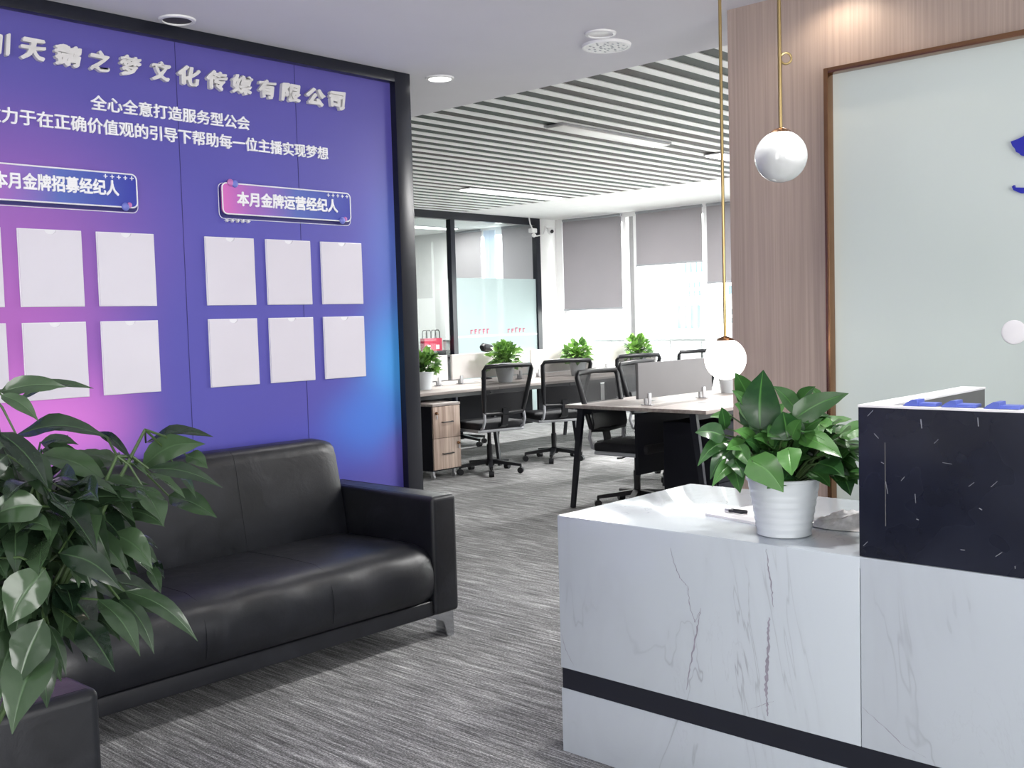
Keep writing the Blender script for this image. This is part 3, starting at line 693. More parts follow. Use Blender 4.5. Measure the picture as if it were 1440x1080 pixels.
# ------------------------------------------------------------------ sofas
def sofa(name, x0, x1, y0, y1, label, cat, seams, rz=0, arm=0.142):
    """built with its back toward +y, front at y0"""
    cx = (x0+x1)/2; O = (cx, (y0+y1)/2, 0); t = thing(name, O, label, cat)
    for a, b in ((x0, x0+arm), (x1-arm, x1)):
        ob = MB(O).box(a, b, y0, y1, .112, .622, .022, 4).build('armrest', 'leather', t)
        for px in (a+.022, b-.022): MB(O).tube([(px, y0+.004, .13), (px, y0+.001, .60), (px, y0+.02, .6205), (px, y1-.03, .6215)], .0022, 6).build('piping', 'leather', ob)
    a, b = x0+arm+.002, x1-arm-.002
    mb = MB(O); n = 14
    prof = [(y0+.012, .182), (y0-.010, .21), (y0-.022, .26), (y0-.020, .32), (y0-.004, .375), (y0+.035, .412), (y0+.10, .428), (y0+.30, .428), (y1-.22, .418), (y1-.22, .182)]
    nx = 48; V = []; F = []
    for i in range(nx+1):
        u = i/nx; e = min(1, min(u, 1-u)*nx/3.0); e = 1-(1-e)**2
        for q, (yy, zz) in enumerate(prof):
            wob = .004*math.sin(u*37+q)*(1 if 1 < q < 6 else 0)
            V.append((a+(b-a)*u, yy+(1-e)*.02+wob, zz-(1-e)*.018*(1 if zz > .3 else 0)))
    k = len(prof)
    for i in range(nx):
        for q in range(k): F.append([i*k+q, i*k+(q+1) % k, (i+1)*k+(q+1) % k, (i+1)*k+q])
    F += [list(range(k)), [nx*k+q for q in range(k)][::-1]]
    mb.add(V, F); st = mb.build('seat_cushion', 'leather', t, ang=50)
    for sx in seams: MB(O).tube([(sx, p, z+.0004) for p, z in prof[1:9]], .0012, 6).build('seam', 'leather', st)
    MB(O).box(a, b, y0+.012, y1-.03, .112, .178, .008, 3).build('base_rail', 'leather', t)
    mb = MB(O); th = .05
    pb = [(y1-.235, .40), (y1-.20, .60), (y1-.165, .78), (y1-.15, .818), (y1-.125, .838), (y1-.05, .842), (y1-.022, .825), (y1-.01, .78), (y1-.01, .20), (y1-.18, .20)]
    V = []; F = []; k = len(pb)
    for i in range(nx+1):
        u = i/nx; e = min(1, min(u, 1-u)*nx/2.5); e = 1-(1-e)**2
        for q, (yy, zz) in enumerate(pb):
            V.append((a+.004+(b-a-.008)*u, yy+(1-e)*.015*(1 if q < 5 else 0), zz-(1-e)*.02*(1 if zz > .75 else 0)))
    for i in range(nx):
        for q in range(k): F.append([i*k+q, i*k+(q+1) % k, (i+1)*k+(q+1) % k, (i+1)*k+q])
    F += [list(range(k)), [nx*k+q for q in range(k)][::-1]]
    mb.add(V, F); bk = mb.build('backrest', 'leather', t, ang=50)
    for sx in seams: MB(O).tube([(sx, p-.0004, z) for p, z in pb[:5]], .0012, 6).build('seam', 'leather', bk)
    for lx, sg in ((x0+.02, 1), (x1-.02, -1)):
        for ly in (y0+.02, y1-.14):
            mb = MB(O); mb.prism([(lx, .112), (lx, .0), (lx+sg*.035, .0), (lx+sg*.06, .075), (lx+sg*.16, .112)], lambda p, q: (p, ly, q), lambda p, q: (p, ly+.012, q))
            mb.box(min(lx, lx+sg*.012), max(lx, lx+sg*.012), ly+.012, ly+.10, 0, .112)
            mb.build('leg', 'chrome', t, ang=25)
    return t
sofa('sofa', 1.20, 3.13, 3.257, 4.05, 'long black leather sofa against the purple backdrop', 'sofa', (1.89, 2.44))
ac = sofa('armchair', -.42, .42, -.40, .40, 'black leather armchair half hidden under the leafy plant', 'armchair', ())
ac.location = (0.575, 2.52, 0); ac.rotation_euler = (0, 0, PI/2)

# ------------------------------------------------------------------ leafy floor plant in the foreground
BUSH_LEAVES=[(0.684,1.776,1.268,0.746,1.684,1.279,0.028),(0.729,1.825,1.249,0.802,1.709,1.277,0.021),(0.665,1.724,1.266,0.692,1.658,1.229,0.020),(0.695,1.749,1.198,0.748,1.566,1.212,0.032),(0.650,1.698,1.209,0.675,1.592,1.134,0.028),(0.763,1.821,1.174,0.786,1.737,1.178,0.017),(0.763,1.823,1.159,0.801,1.761,1.159,0.017),(0.739,1.763,1.160,0.784,1.628,1.123,0.035),(0.811,1.705,1.194,0.804,1.589,1.162,0.013),(0.862,1.732,1.135,0.801,1.726,1.158,0.017),(0.832,1.668,1.140,0.837,1.594,1.133,0.019),(0.891,1.697,1.168,0.924,1.548,1.194,0.024),(0.859,1.652,1.133,0.902,1.537,1.172,0.034),(0.849,1.612,1.134,0.891,1.472,1.115,0.021),(0.921,1.617,1.148,0.925,1.561,1.132,0.021),(0.867,1.642,1.122,0.892,1.571,1.089,0.019),(0.924,1.643,1.111,0.890,1.545,1.093,0.011),(0.749,1.684,1.101,0.821,1.546,1.119,0.027),(0.838,1.615,1.106,0.823,1.518,1.062,0.036),(0.896,1.637,1.080,0.899,1.505,1.064,0.031),(0.735,1.728,1.125,0.747,1.645,1.111,0.023),(0.694,1.630,1.116,0.719,1.521,1.039,0.041),(0.675,1.616,1.097,0.603,1.659,1.081,0.041),(0.724,1.728,1.078,0.671,1.725,1.109,0.027),(0.821,1.654,1.063,0.848,1.574,1.045,0.026),(0.785,1.620,1.036,0.804,1.535,0.991,0.034),(0.686,1.592,1.025,0.725,1.486,0.977,0.032),(0.866,1.668,0.972,0.856,1.590,0.959,0.017),(0.845,1.618,0.971,0.840,1.575,0.936,0.016),(0.792,1.601,0.943,0.842,1.474,0.879,0.025),(0.729,1.561,0.949,0.742,1.459,0.885,0.030),(0.778,1.592,0.934,0.790,1.508,0.864,0.023),(0.709,1.590,0.913,0.716,1.502,0.854,0.036),(0.698,1.633,0.968,0.731,1.570,0.901,0.051),(0.699,1.657,1.003,0.616,1.647,1.026,0.033),(0.657,1.575,1.009,0.601,1.587,0.933,0.049),(0.679,1.627,0.910,0.681,1.572,0.843,0.015),(0.638,1.546,0.942,0.590,1.536,0.859,0.044),(0.650,1.564,0.905,0.567,1.507,0.807,0.052),(0.645,1.646,0.912,0.580,1.585,0.839,0.039),(0.708,1.680,0.996,0.666,1.707,1.046,0.030),(0.841,1.755,1.017,0.860,1.606,1.013,0.029),(0.810,1.746,0.992,0.825,1.628,0.969,0.036),(0.795,1.745,0.958,0.807,1.622,0.914,0.036),(0.674,1.717,1.112,0.629,1.734,1.151,0.034),(0.671,1.666,1.027,0.606,1.687,0.970,0.037),(0.739,1.740,1.089,0.747,1.630,1.064,0.033),(0.759,1.710,1.041,0.788,1.650,0.985,0.037),(0.657,1.693,1.173,0.612,1.722,1.120,0.031),(0.720,1.745,0.913,0.732,1.645,0.869,0.041),(0.735,1.695,0.930,0.698,1.700,0.867,0.035),(0.846,1.786,1.069,0.851,1.672,1.025,0.032),(0.813,1.795,1.086,0.855,1.727,1.049,0.030),(0.761,1.813,1.128,0.729,1.828,1.082,0.024),(0.730,1.819,0.960,0.734,1.750,0.909,0.031),(0.764,1.773,1.046,0.790,1.702,1.013,0.036),(0.728,1.828,1.058,0.730,1.729,1.009,0.036),(0.648,1.723,0.990,0.601,1.720,0.932,0.038)]
POT_LEAVES=[(2.524,1.434,1.052,2.487,1.400,1.206,0.082),(2.574,1.490,1.115,2.488,1.482,1.196,0.047),(2.522,1.461,1.111,2.466,1.478,1.157,0.026),(2.633,1.385,1.100,2.578,1.416,1.164,0.043),(2.569,1.350,1.081,2.613,1.225,1.146,0.050),(2.674,1.400,1.105,2.644,1.339,1.158,0.035),(2.714,1.358,1.121,2.692,1.363,1.151,0.026),(2.531,1.356,1.029,2.507,1.355,1.099,0.071),(2.520,1.338,1.036,2.486,1.298,1.082,0.033),(2.461,1.513,1.036,2.405,1.560,1.048,0.044),(2.502,1.524,1.014,2.384,1.537,0.964,0.033),(2.499,1.502,0.999,2.391,1.509,0.931,0.042),(2.486,1.476,0.963,2.368,1.485,0.916,0.034),(2.469,1.486,0.951,2.410,1.432,0.897,0.040),(2.421,1.400,0.976,2.444,1.325,0.897,0.065),(2.475,1.324,1.006,2.426,1.292,0.951,0.048),(2.555,1.320,1.033,2.533,1.206,0.995,0.050),(2.617,1.270,1.019,2.613,1.197,0.977,0.017),(2.648,1.295,0.969,2.631,1.205,0.938,0.035),(2.659,1.282,0.947,2.618,1.222,0.879,0.052),(2.535,1.474,1.070,2.459,1.462,1.124,0.047),(2.508,1.532,1.048,2.455,1.506,1.106,0.028),(2.583,1.353,1.029,2.581,1.283,1.077,0.029),(2.685,1.335,1.063,2.610,1.273,1.045,0.026),(2.512,1.437,1.018,2.445,1.460,1.054,0.034),(2.443,1.465,0.973,2.410,1.422,0.936,0.038),(2.575,1.359,0.995,2.550,1.268,1.026,0.038),(2.670,1.310,1.022,2.695,1.266,1.008,0.017),(2.553,1.417,0.998,2.475,1.416,1.036,0.038),(2.515,1.468,1.008,2.407,1.461,1.011,0.038),(2.606,1.451,1.043,2.631,1.415,1.117,0.035),(2.664,1.473,1.072,2.610,1.467,1.130,0.040),(2.690,1.380,1.039,2.684,1.316,1.077,0.026),(2.527,1.427,0.983,2.433,1.415,1.028,0.034),(2.588,1.366,0.967,2.547,1.308,1.005,0.030),(2.647,1.331,0.958,2.631,1.268,0.956,0.030),(2.477,1.441,0.975,2.456,1.388,0.952,0.038),(2.630,1.416,1.038,2.598,1.332,1.084,0.047),(2.551,1.498,1.024,2.544,1.435,1.063,0.039),(2.565,1.390,1.007,2.535,1.421,1.043,0.043),(2.653,1.362,0.955,2.636,1.298,0.923,0.026),(2.467,1.469,1.004,2.419,1.408,0.967,0.033),(2.531,1.530,1.081,2.473,1.555,1.085,0.022),(2.644,1.357,0.974,2.570,1.346,1.026,0.038),(2.550,1.402,0.965,2.532,1.363,1.020,0.038)]

PB = (0.50, 1.90, 0)
pl = thing('potted_plant', PB, 'tall glossy-leaved bush in front of the sofas, cut by the left edge', 'plant')
MB(PB).lathe(PB[0], PB[1], [(.001, 0), (.115, 0), (.12, .01), (.15, .34), (.16, .35), (.16, .37), (.146, .37), (.142, .33), (.001, .33)], 40, False, False).build('pot', 'pot_dark', pl)
MB(PB).lathe(PB[0], PB[1], [(.140, .335), (.07, .345), (.001, .35)], 28, False, False).build('soil', 'soil', pl)
fo = MB(PB); sm = MB(PB); rr = random.Random(21)
stems = []
for tipx, tipy, tipz in ((.70, 1.70, 1.12), (.66, 1.76, 1.27), (.75, 1.63, 1.06), (.60, 1.80, 1.16), (.80, 1.62, 1.16), (.84, 1.60, 1.20), (.62, 1.66, 1.02), (.76, 1.72, .98), (.56, 1.72, 1.05)):
    b = Vector((PB[0]+rr.uniform(-.07, .07), PB[1]+rr.uniform(-.07, .07), .33)); e = Vector((tipx, tipy, tipz))
    m = b.lerp(e, .5)+Vector((rr.uniform(-.03, .03), rr.uniform(-.03, .03), .03)); pts = [b, b.lerp(m, .5)+Vector((0, 0, .03)), m, m.lerp(e, .6), e]
    sm.tube(pts, [.007, .006, .005, .004, .0025], 8); stems.append(pts)
for bx, by, bz, tx, ty, tz, w in BUSH_LEAVES:
    B, T_ = Vector((bx, by, bz)), Vector((tx, ty, tz))
    view = (Vector((0, 0, EYE))-B).normalized()
    fc = view*.75+Vector((rr.uniform(-.45, .45), rr.uniform(-.45, .45), rr.uniform(.15, .75)))
    fo.leaf(B, T_, w*1.3, fc, droop=rr.uniform(.05, .14), fold=.24, tone=rr.random()**1.3, wave=.11)
    best = min((p for s_ in stems for p in s_), key=lambda p: (p-B).length)
    q = best.lerp(B, .5)+Vector((0, 0, .01)); sm.tube([best, q, B], [.0022, .002, .0016], 6)
for i in range(0):                                              # leaves deeper inside and behind the bush
    p0 = stems[i % len(stems)]; k = rr.random(); j = 2 if k < .5 else 3; P0 = p0[j].lerp(p0[min(4, j+1)], rr.random())
    if P0.z < .75: P0.z = .75+rr.random()*.25
    A = rr.uniform(0, 2*PI); L = rr.uniform(.10, .15); d = Vector((math.cos(A), math.sin(A), rr.uniform(-.8, .45))).normalized()
    Q = P0+d*.035; E_ = Q+d*L
    if E_.z > 1.16 or E_.z < .84-.25*(E_.y-1.7-E_.x+.6) or E_.x-E_.y+1.08 > .30: continue
    sm.tube([P0, Q], [.003, .002], 6)
    fo.leaf(Q, E_, L*rr.uniform(.38, .5), Vector((0, 0, 1))+Vector((rr.uniform(-.6, .6), rr.uniform(-.6, .6), 0)), droop=rr.uniform(.08, .2), fold=.25, tone=rr.random()*.7)
Cb = Vector((.705, 1.765, 1.03)); Rv = Vector((.68, -.733, 0)); Fv = Vector((.733, .68, 0))
for i in range(330):
    while True:
        a, b, c = rr.uniform(-1, 1), rr.uniform(-1, 1), rr.uniform(-1, 1)
        if a*a+b*b+c*c < 1: break
    P0 = Cb+Rv*a*.15+Fv*b*.11+Vector((0, 0, c*.17-.12*a*(a > 0)*(c < 0)))
    o_ = (Rv*a+Fv*b*.8-Fv*.25+Vector((0, 0, c*.5-.35))+Vector((rr.uniform(-.6, .6), rr.uniform(-.6, .6), rr.uniform(-.5, .4)))).normalized()
    L = rr.uniform(.085, .13)
    E_ = P0+o_*L
    if E_.z < .70 or (E_-Cb).dot(Rv) > .24 or E_.z > 1.2 or ((E_-Cb).dot(Rv) > .06 and (E_.z > 1.15 or E_.z < .86)): continue
    k_ = min((p for s_ in stems for p in s_), key=lambda p: (p-P0).length)
    if i % 4 == 0: sm.tube([k_, k_.lerp(P0, .6), P0], [.0022, .002, .0016], 5)
    fo.leaf(P0, E_, L*rr.uniform(.32, .44), Vector((-.35, -.33, .8))+Vector((rr.uniform(-.6, .6), rr.uniform(-.6, .6), 0)), droop=rr.uniform(.06, .16), fold=.25, tone=rr.random()*.8, wave=.08)
fo.raw = True
sm.build('stems', 'stem', pl); fo.build('foliage', 'leaf_bush', pl, ang=180)

# ------------------------------------------------------------------ reception plant
PC = (2.605, 1.41, DT+.0012)
rp = thing('potted_plant', PC, 'broad-leaved plant in a ribbed white pot on the marble desk', 'plant')
z0 = PC[2]; prof = [(.001, z0), (.068, z0), (.0715, z0+.003)]
for i in range(25):
    u = i/24; prof.append((.0725+.0245*u+.0012*math.cos(u*2*PI*7)*(u < .9), z0+.004+u*.148))
prof += [(.101, z0+.153), (.102, z0+.160), (.099, z0+.162), (.094, z0+.158), (.090, z0+.135), (.001, z0+.135)]
MB(PC).lathe(PC[0], PC[1], prof, 48, False, False).build('pot', 'pot_white', rp, ang=60)
MB(PC).lathe(PC[0], PC[1], [(.090, z0+.138), (.05, z0+.145), (.001, z0+.147)], 28, False, False).build('soil', 'soil', rp)
fo = MB(PC); sm = MB(PC); rr = random.Random(9)
for bx, by, bz, tx, ty, tz, w in POT_LEAVES:
    B, T_ = Vector((bx, by, bz)), Vector((tx, ty, tz))
    view = (Vector((0, 0, EYE))-B).normalized()
    fc = view*.85+Vector((rr.uniform(-.35, .35), rr.uniform(-.35, .35), rr.uniform(.1, .6)))
    fo.leaf(B, T_, w*1.3, fc, droop=rr.uniform(.04, .12), fold=.16, heart=1.0, tone=rr.random(), wave=.04)
    A = rr.uniform(0, 2*PI); R = rr.uniform(.01, .055); root = Vector((PC[0]+R*math.cos(A), PC[1]+R*math.sin(A), z0+.14))
    m = root.lerp(B, .55)+Vector((0, 0, .05)); sm.tube([root, root.lerp(m, .5)+Vector((0, 0, .02)), m, B], [.0035, .003, .0028, .002], 6)
for i in range(150):
    A = rr.uniform(0, 2*PI); R = rr.uniform(.02, .15); B = Vector((PC[0]+.05+R*math.cos(A)*.9, PC[1]-.02+R*math.sin(A), z0+.17+rr.random()*.17*(1-R*2.5)))
    A2 = A+rr.uniform(-.8, .8); d = Vector((math.cos(A2), math.sin(A2), rr.uniform(-.6, .7))).normalized(); L = rr.uniform(.06, .10)
    root = Vector((PC[0]+R*.3*math.cos(A), PC[1]+R*.3*math.sin(A), z0+.14)); sm.tube([root, root.lerp(B, .6)+Vector((0, 0, .02)), B], [.003, .0026, .002], 6)
    fo.leaf(B, B+d*L, L*rr.uniform(.55, .75), Vector((-.4, -.35, 1))+Vector((rr.uniform(-.5, .5), rr.uniform(-.5, .5), 0)), droop=.08, fold=.15, heart=1.0, tone=rr.random()*.8)
fo.raw = True
sm.build('stems', 'stem', rp); fo.build('foliage', 'leaf_pot', rp, ang=180)

# ------------------------------------------------------------------ office: desks
def bench(name, x0, x1, y0, y1, mods, label):
    O = ((x0+x1)/2, (y0+y1)/2, 0); t = thing(name, O, label, 'desk', 'shared office desks'); ym = (y0+y1)/2
    for i in range(mods):
        a = x0+(x1-x0)*i/mods; b = x0+(x1-x0)*(i+1)/mods
        tp = MB(O).box(a+.001, b-.001, y0, y1, .726, .75, .002).build('tabletop', 'desk_top', t)
        MB(O).box(a+.001, b-.001, y0+.0, y1-.0, .7245, .7258).build('tabletop_edge', 'desk_edge', tp, smooth=False)
        mb = MB(O)
        for yy in (ym-.22, ym+.22): mb.lathe((a+b)/2-.06, yy, [(.032, .7502), (.032, .753), (.02, .754), (.001, .7535)], 20, False, False)
        mb.build('cable_grommet', 'grey_trim', tp)
        MB(O).box(a+.05, b-.05, ym-.012, ym+.012, .28, .70).build('modesty_panel', 'black_panel', t, smooth=False)
    mb = MB(O); mb.box(x0+.03, x1-.03, y0+.10, y0+.14, .68, .724); mb.box(x0+.03, x1-.03, y1-.14, y1-.10, .68, .724); mb.build('beam', 'black_frame', t, smooth=False)
    for i in range(mods+1):
        x = x0+(x1-x0)*i/mods; x = min(max(x, x0+.04), x1-.04)
        for s_, ye, yf in ((-1, y0+.12, y0-.0), (1, y1-.12, y1+.0)):
            MB(O).bar((x, ye, .724), (x, yf-s_*.02, 0), .05, .03, up=(1, 0, 0), w1=.032, h1=.024).build('leg', 'black_frame', t, smooth=False)
    return t
bench('office_desk', 5.95, 10.63, 6.78, 7.98, 4, 'long light wood office desk row with four chairs along its front')
bench('office_desk', 5.76, 8.16, 3.66, 4.84, 2, 'near light wood office desk with black legs beyond the reception counter')
def screen(x0, x1, y, m, label, z0=.80, z1=1.047):
    O = ((x0+x1)/2, y, .75); t = thing('desk_screen', O, label, 'desk divider', 'privacy screens on the office desks')
    MB(O).box(x0, x1, y-.012, y+.012, z0, z1, .003).build('panel', m, t)
    for x in (x0+.12, x1-.12):
        mb = MB(O); mb.box(x-.018, x+.018, y-.045, y+.045, .7512, .757); mb.box(x-.018, x+.018, y-.022, y-.0125, .757, .835, .003); mb.box(x-.018, x+.018, y+.0125, y+.022, .757, .835, .003)
        mb.build('bracket', 'alu', t)
screen(5.83, 6.76, 4.25, 'screen_grey', 'grey desk divider in front of the glowing globe pendant')
screen(7.31, 8.1, 4.25, 'screen_grey', 'grey desk divider behind the wood wall edge')
for i, lb in enumerate(('white desk divider at the pillar end of the long desk row', 'white desk divider behind the nearest chair back of the long row', 'white desk divider between the middle plants of the long row', 'white desk divider at the window end of the long row')):
    x = 5.98+1.17*i; screen(x, x+1.11, 7.45, 'screen_white', lb)

# pedestal cabinet with wheels
O = (6.29, 6.9, 0); t = thing('cabinet', O, 'small wood-front drawer pedestal under the left end of the long desk', 'drawer cabinet')
X0, X1, Y0 = 6.126, 6.456, 6.635
MB(O).box(X0, X1, Y0+.018, 7.13, .075, .640, .002).build('body', 'black_panel', t)
MB(O).box(X0, X1+.002, Y0-.002, 7.13, .6405, .662, .002).build('top', 'desk_top', t)
for za, zb, kx in ((.362, .636, X0+.04), (.088, .358, X1-.035)):
    d = MB(O).box(X0+.004, X1-.004, Y0, Y0+.0175, za, zb, .001).build('drawer', 'wood_front', t)
    zm = (za+zb)/2-.0
    MB(O).tube([(X0+.105, Y0, zm), (X0+.105, Y0-.022, zm), (X0+.225, Y0-.022, zm), (X0+.225, Y0, zm)], .005, 8).build('handle', 'black_plastic', d)
    mb = MB(O); mb.tube([(kx, Y0, zb-.055), (kx, Y0-.012, zb-.055)], .013, 12); mb.bar((kx, Y0-.012, zb-.055), (kx+.004, Y0-.026, zb-.062), .016, .004); mb.build('lock', 'bronze', d)
    mb = MB(O); mb.bar((kx+.004, Y0-.008, zb-.07), (kx+.006, Y0-.008, zb-.105), .010, .003, up=(0, 1, 0)); mb.build('key_tag', 'grey_trim', d)
for x in (X0+.03, X1-.05):
    for yy in (Y0+.05, 7.07):
        mb = MB(O); mb.tube([(x-.008, yy, .022), (x+.008, yy, .022)], .022, 14); mb.box(x-.013, x+.013, yy-.012, yy+.012, .03, .076); mb.build('caster', 'alu', t)
MB(O).tube([(X0-.012, 6.80, .50), (X0-.02, 6.83, .47), (X0-.014, 6.86, .40)], .008, 8).build('side_cable', 'window_frame', t)
O = (6.22, 3.95, 0); t = thing('cabinet', O, 'black storage pedestal under the near office desk', 'drawer cabinet')
MB(O).box(5.93, 6.48, 3.70, 4.11, .04, .645, .003).build('body', 'black_panel', t)
for za, zb in ((.05, .25), (.255, .45), (.455, .64)): MB(O).box(5.94, 6.47, 3.684, 3.70, za, zb, .002).build('drawer', 'black_panel', t)
for x in (5.99, 6.42):
    for yy in (3.75, 4.05): MB(O).tube([(x-.01, yy, .021), (x+.01, yy, .021)], .021, 12).build('caster', 'black_plastic', t)

# ------------------------------------------------------------------ office chairs (facing +y)
def make_chair():
    t = thing('office_chair', (0, 0, 0), 'x', 'office chair', 'black mesh office chairs')
    MB().box(-.245, .245, -.21, .25, .410, .478, .032, 4).build('seat', 'seat_fabric', t)
    mb = MB(); mb.tube([(-.235, -.19, .402), (.235, -.19, .402), (.235, .2, .402), (-.235, .2, .402)], .014, 8, closed=True); mb.build('seat_rim', 'grey_trim', t)
    loop = [(-.205, -.245, .56), (-.225, -.275, .70), (-.252, -.33, .94), (-.235, -.338, .972), (0, -.352, .978), (.235, -.338, .972), (.252, -.33, .94), (.225, -.275, .70), (.205, -.245, .56), (0, -.262, .548)]
    fr = MB().tube(loop, .020, 8, closed=True).build('back_frame', 'black_plastic', t, ang=60)
    mb = MB(); rows = []
    for z, y, w in ((.555, -.246, .20), (.70, -.275, .222), (.83, -.305, .235), (.965, -.338, .240)):
        rows.append([(x*w, y-.02*(1-x*x), z) for x in (-1, -.5, 0, .5, 1)])
    V = [p for r in rows for p in r]; F = [[i*5+j, i*5+j+1, (i+1)*5+j+1, (i+1)*5+j] for i in range(3) for j in range(4)]
    mb.add(V, F); mb.build('back_mesh', 'chair_mesh', t, ang=180)
    mb = MB(); V = []; F = []; zs = ((.57, -.236), (.60, -.232), (.66, -.242), (.715, -.256), (.735, -.266))
    for z, yy in zs: V += [(x*.208, yy-.02*(1-x*x), z) for x in (-1, -.6, -.2, .2, .6, 1)]+[(x*.208, yy-.02*(1-x*x)+.014, z) for x in (1, .6, .2, -.2, -.6, -1)]
    for i in range(4): F += [[i*12+j, i*12+(j+1) % 12, (i+1)*12+(j+1) % 12, (i+1)*12+j] for j in range(12)]
    F += [list(range(12))[::-1], list(range(48, 60))]
    mb.add(V, F); mb.build('lumbar_support', 'black_plastic', t)
    mb = MB(); mb.bar((0, -.10, .395), (0, -.25, .46), .07, .03); mb.bar((0, -.25, .455), (0, -.275, .60), .06, .025, up=(0, 1, 0)); mb.build('back_bracket', 'black_plastic', t)
    for s_ in (-1, 1):
        MB().tube([(s_*.208, -.248, .57), (s_*.212, -.262, .50), (s_*.214, -.235, .435), (s_*.21, -.15, .405)], .013, 8).build('back_support', 'grey_trim', t)
    MB().lathe(0, 0, [(.024, .09), (.026, .26), (.018, .265), (.018, .37), (.07, .38), (.07, .412)], 20).build('column', 'black_plastic', t)
    mb = MB().lathe(0, 0, [(.04, .07), (.045, .11), (.03, .125)], 20)
    bs = mb.build('base', 'black_plastic', t)
    for i in range(5):
        A = 2*PI*i/5+.4; c, s_ = math.cos(A), math.sin(A)
        MB().bar((c*.02, s_*.02, .105), (c*.29, s_*.29, .075), .05, .035, w1=.03, h1=.025).build('spoke', 'black_plastic', bs)
        mb = MB(); mb.tube([(c*.285-s_*.022, s_*.285+c*.022, .027), (c*.285+s_*.022, s_*.285-c*.022, .027)], .027, 14); mb.tube([(c*.285, s_*.285, .03), (c*.285, s_*.285, .08)], .009, 8); mb.build('caster', 'black_plastic', bs)
    mb = MB(); mb.tube([(.06, .02, .392), (.22, .02, .375), (.27, .02, .38)], .006, 6); mb.build('lever', 'black_plastic', t)
    return t
chair0 = make_chair(); first = True
for x, y, a, lb in ((6.74, 6.56, -.22, 'black mesh office chair beside the wood-front drawer pedestal'), (7.70, 6.62, -.42, 'black mesh office chair angled beside the second desk leg of the long row'), (6.11, 4.47, PI+.04, 'black mesh office chair pushed under the near desk left of the grey divider'),
                    (8.83, 6.62, -.40, 'black mesh office chair seen just left above the grey divider'), (9.95, 6.62, -.42, 'black mesh office chair beside the glowing globe near the windows'),
                    (6.95, 8.32, PI+.1, 'black mesh office chair across the long desk, seen through the first bay'), (8.1, 8.32, PI-.1, 'black mesh office chair on the far side of the long desk behind the second bay'), (7.35, 5.02, PI, 'black mesh office chair hidden behind the grey divider, legs seen under the near desk')):
    c = chair0 if first else copy_tree(chair0); first = False
    c.location = (x, y, 0); c.rotation_euler = (0, 0, a); c['label'] = lb

# ------------------------------------------------------------------ desk plants
def desk_plant(x, y, R, H, seed, label):
    O = (x, y, .7515); t = thing('potted_plant', O, label, 'plant', 'bushy pot plants on the office desks'); z = .7515
    MB(O).lathe(x, y, [(.001, z), (.07, z), (.098, z+.15), (.104, z+.152), (.104, z+.165), (.096, z+.165), (.09, z+.13), (.001, z+.13)], 28, False, False).build('pot', 'pot_white', t)
    MB(O).lathe(x, y, [(.091, z+.14), (.001, z+.15)], 20, False, False).build('soil', 'soil', t)
    rr = random.Random(seed); fo = MB(O); sm = MB(O)
    for i in range(190):
        A = rr.uniform(0, 2*PI); el = rr.uniform(-.25, 1.3); k = rr.random()**.5
        d = Vector((math.cos(A)*math.cos(el), math.sin(A)*math.cos(el), math.sin(el)))
        B = Vector((x, y, z+.19))+Vector((d.x*R*k*.8, d.y*R*k*.5, d.z*H*k*.8))
        L = rr.uniform(.055, .085); dd = (d+Vector((rr.uniform(-.5, .5), rr.uniform(-.5, .5), rr.uniform(-.7, .3)))).normalized()
        fo.leaf(B, B+dd*L, L*.8, Vector((-.3, -.3, 1))+Vector((rr.uniform(-.7, .7), rr.uniform(-.7, .7), 0)), droop=.1, fold=.14, heart=1, tone=rr.random(), nl=6)
        if i % 3 == 0: sm.tube([Vector((x+d.x*.03, y+d.y*.03, z+.14)), B], [.003, .002], 5)
    fo.raw = True
    sm.build('stems', 'stem', t); fo.build('foliage', 'leaf_desk', t, ang=180)
desk_plant(7.63, 7.18, .24, .24, 1, 'bushy green plant on the long desk behind the nearest chair')
desk_plant(8.78, 7.18, .22, .24, 2, 'bushy green plant on the long desk, middle one before the first blind')
desk_plant(9.88, 7.18, .25, .26, 3, 'bushy green plant on the long desk nearest the windows')
desk_plant(6.53, 7.18, .20, .20, 4, 'green plant on the long desk half hidden by the black frame post')
desk_plant(7.17, 4.33, .10, .05, 5, 'plant pot on the near desk right behind the glowing globe')

# ------------------------------------------------------------------ blinds, rail, camera, side room
def blind(y0, y1, zb, label, m='blind', xx=11.235):
    O = (xx, (y0+y1)/2, 2.7); t = thing('roller_blind', O, label, 'roller blind', 'grey roller blinds')
    MB(O).box(xx, xx+.0025, y0, y1, zb, 2.735).build('fabric', m, t, smooth=False)
    MB(O).tube([(xx+.006, y0, 2.72), (xx+.006, y1, 2.72)], .019, 14).build('roller', 'grey_trim', t)
    MB(O).box(xx-.008, xx+.010, y0-.004, y1+.004, zb-.022, zb+.004, .004).build('bottom_bar', 'grey_trim', t)
blind(8.395, 9.40, 1.50, 'grey roller blind pulled lowest, beside the white corner column')
blind(7.15, 8.155, 2.045, 'grey roller blind pulled only a third down, right of the window mullion')
blind(6.10, 7.082, 1.775, 'grey roller blind behind the brass rod of the glowing pendant')
for i, y in enumerate((4.95, 3.85, 2.72, 1.62, .5)): blind(y, y+1.0, (2.1, 1.7, 1.9, 1.6, 2.0)[i], 'grey roller blind on the hidden window stretch, number %s from the wood wall' % ('one', 'two', 'three', 'four', 'five')[i])
blind(9.72, 10.56, 1.0, 'grey roller blind seen through the glass partition, right half')
blind(10.98, 11.68, 1.0, 'grey roller blind seen through the glass partition, left half')
mb = MB((11.2, 10.77, 1.0)); V = []; F = []
for i in range(41):
    yy = 10.66+.22*i/40; xo = 11.19+.022*math.sin(i*1.1)
    V += [(xo, yy, .3), (xo, yy, 2.70)]
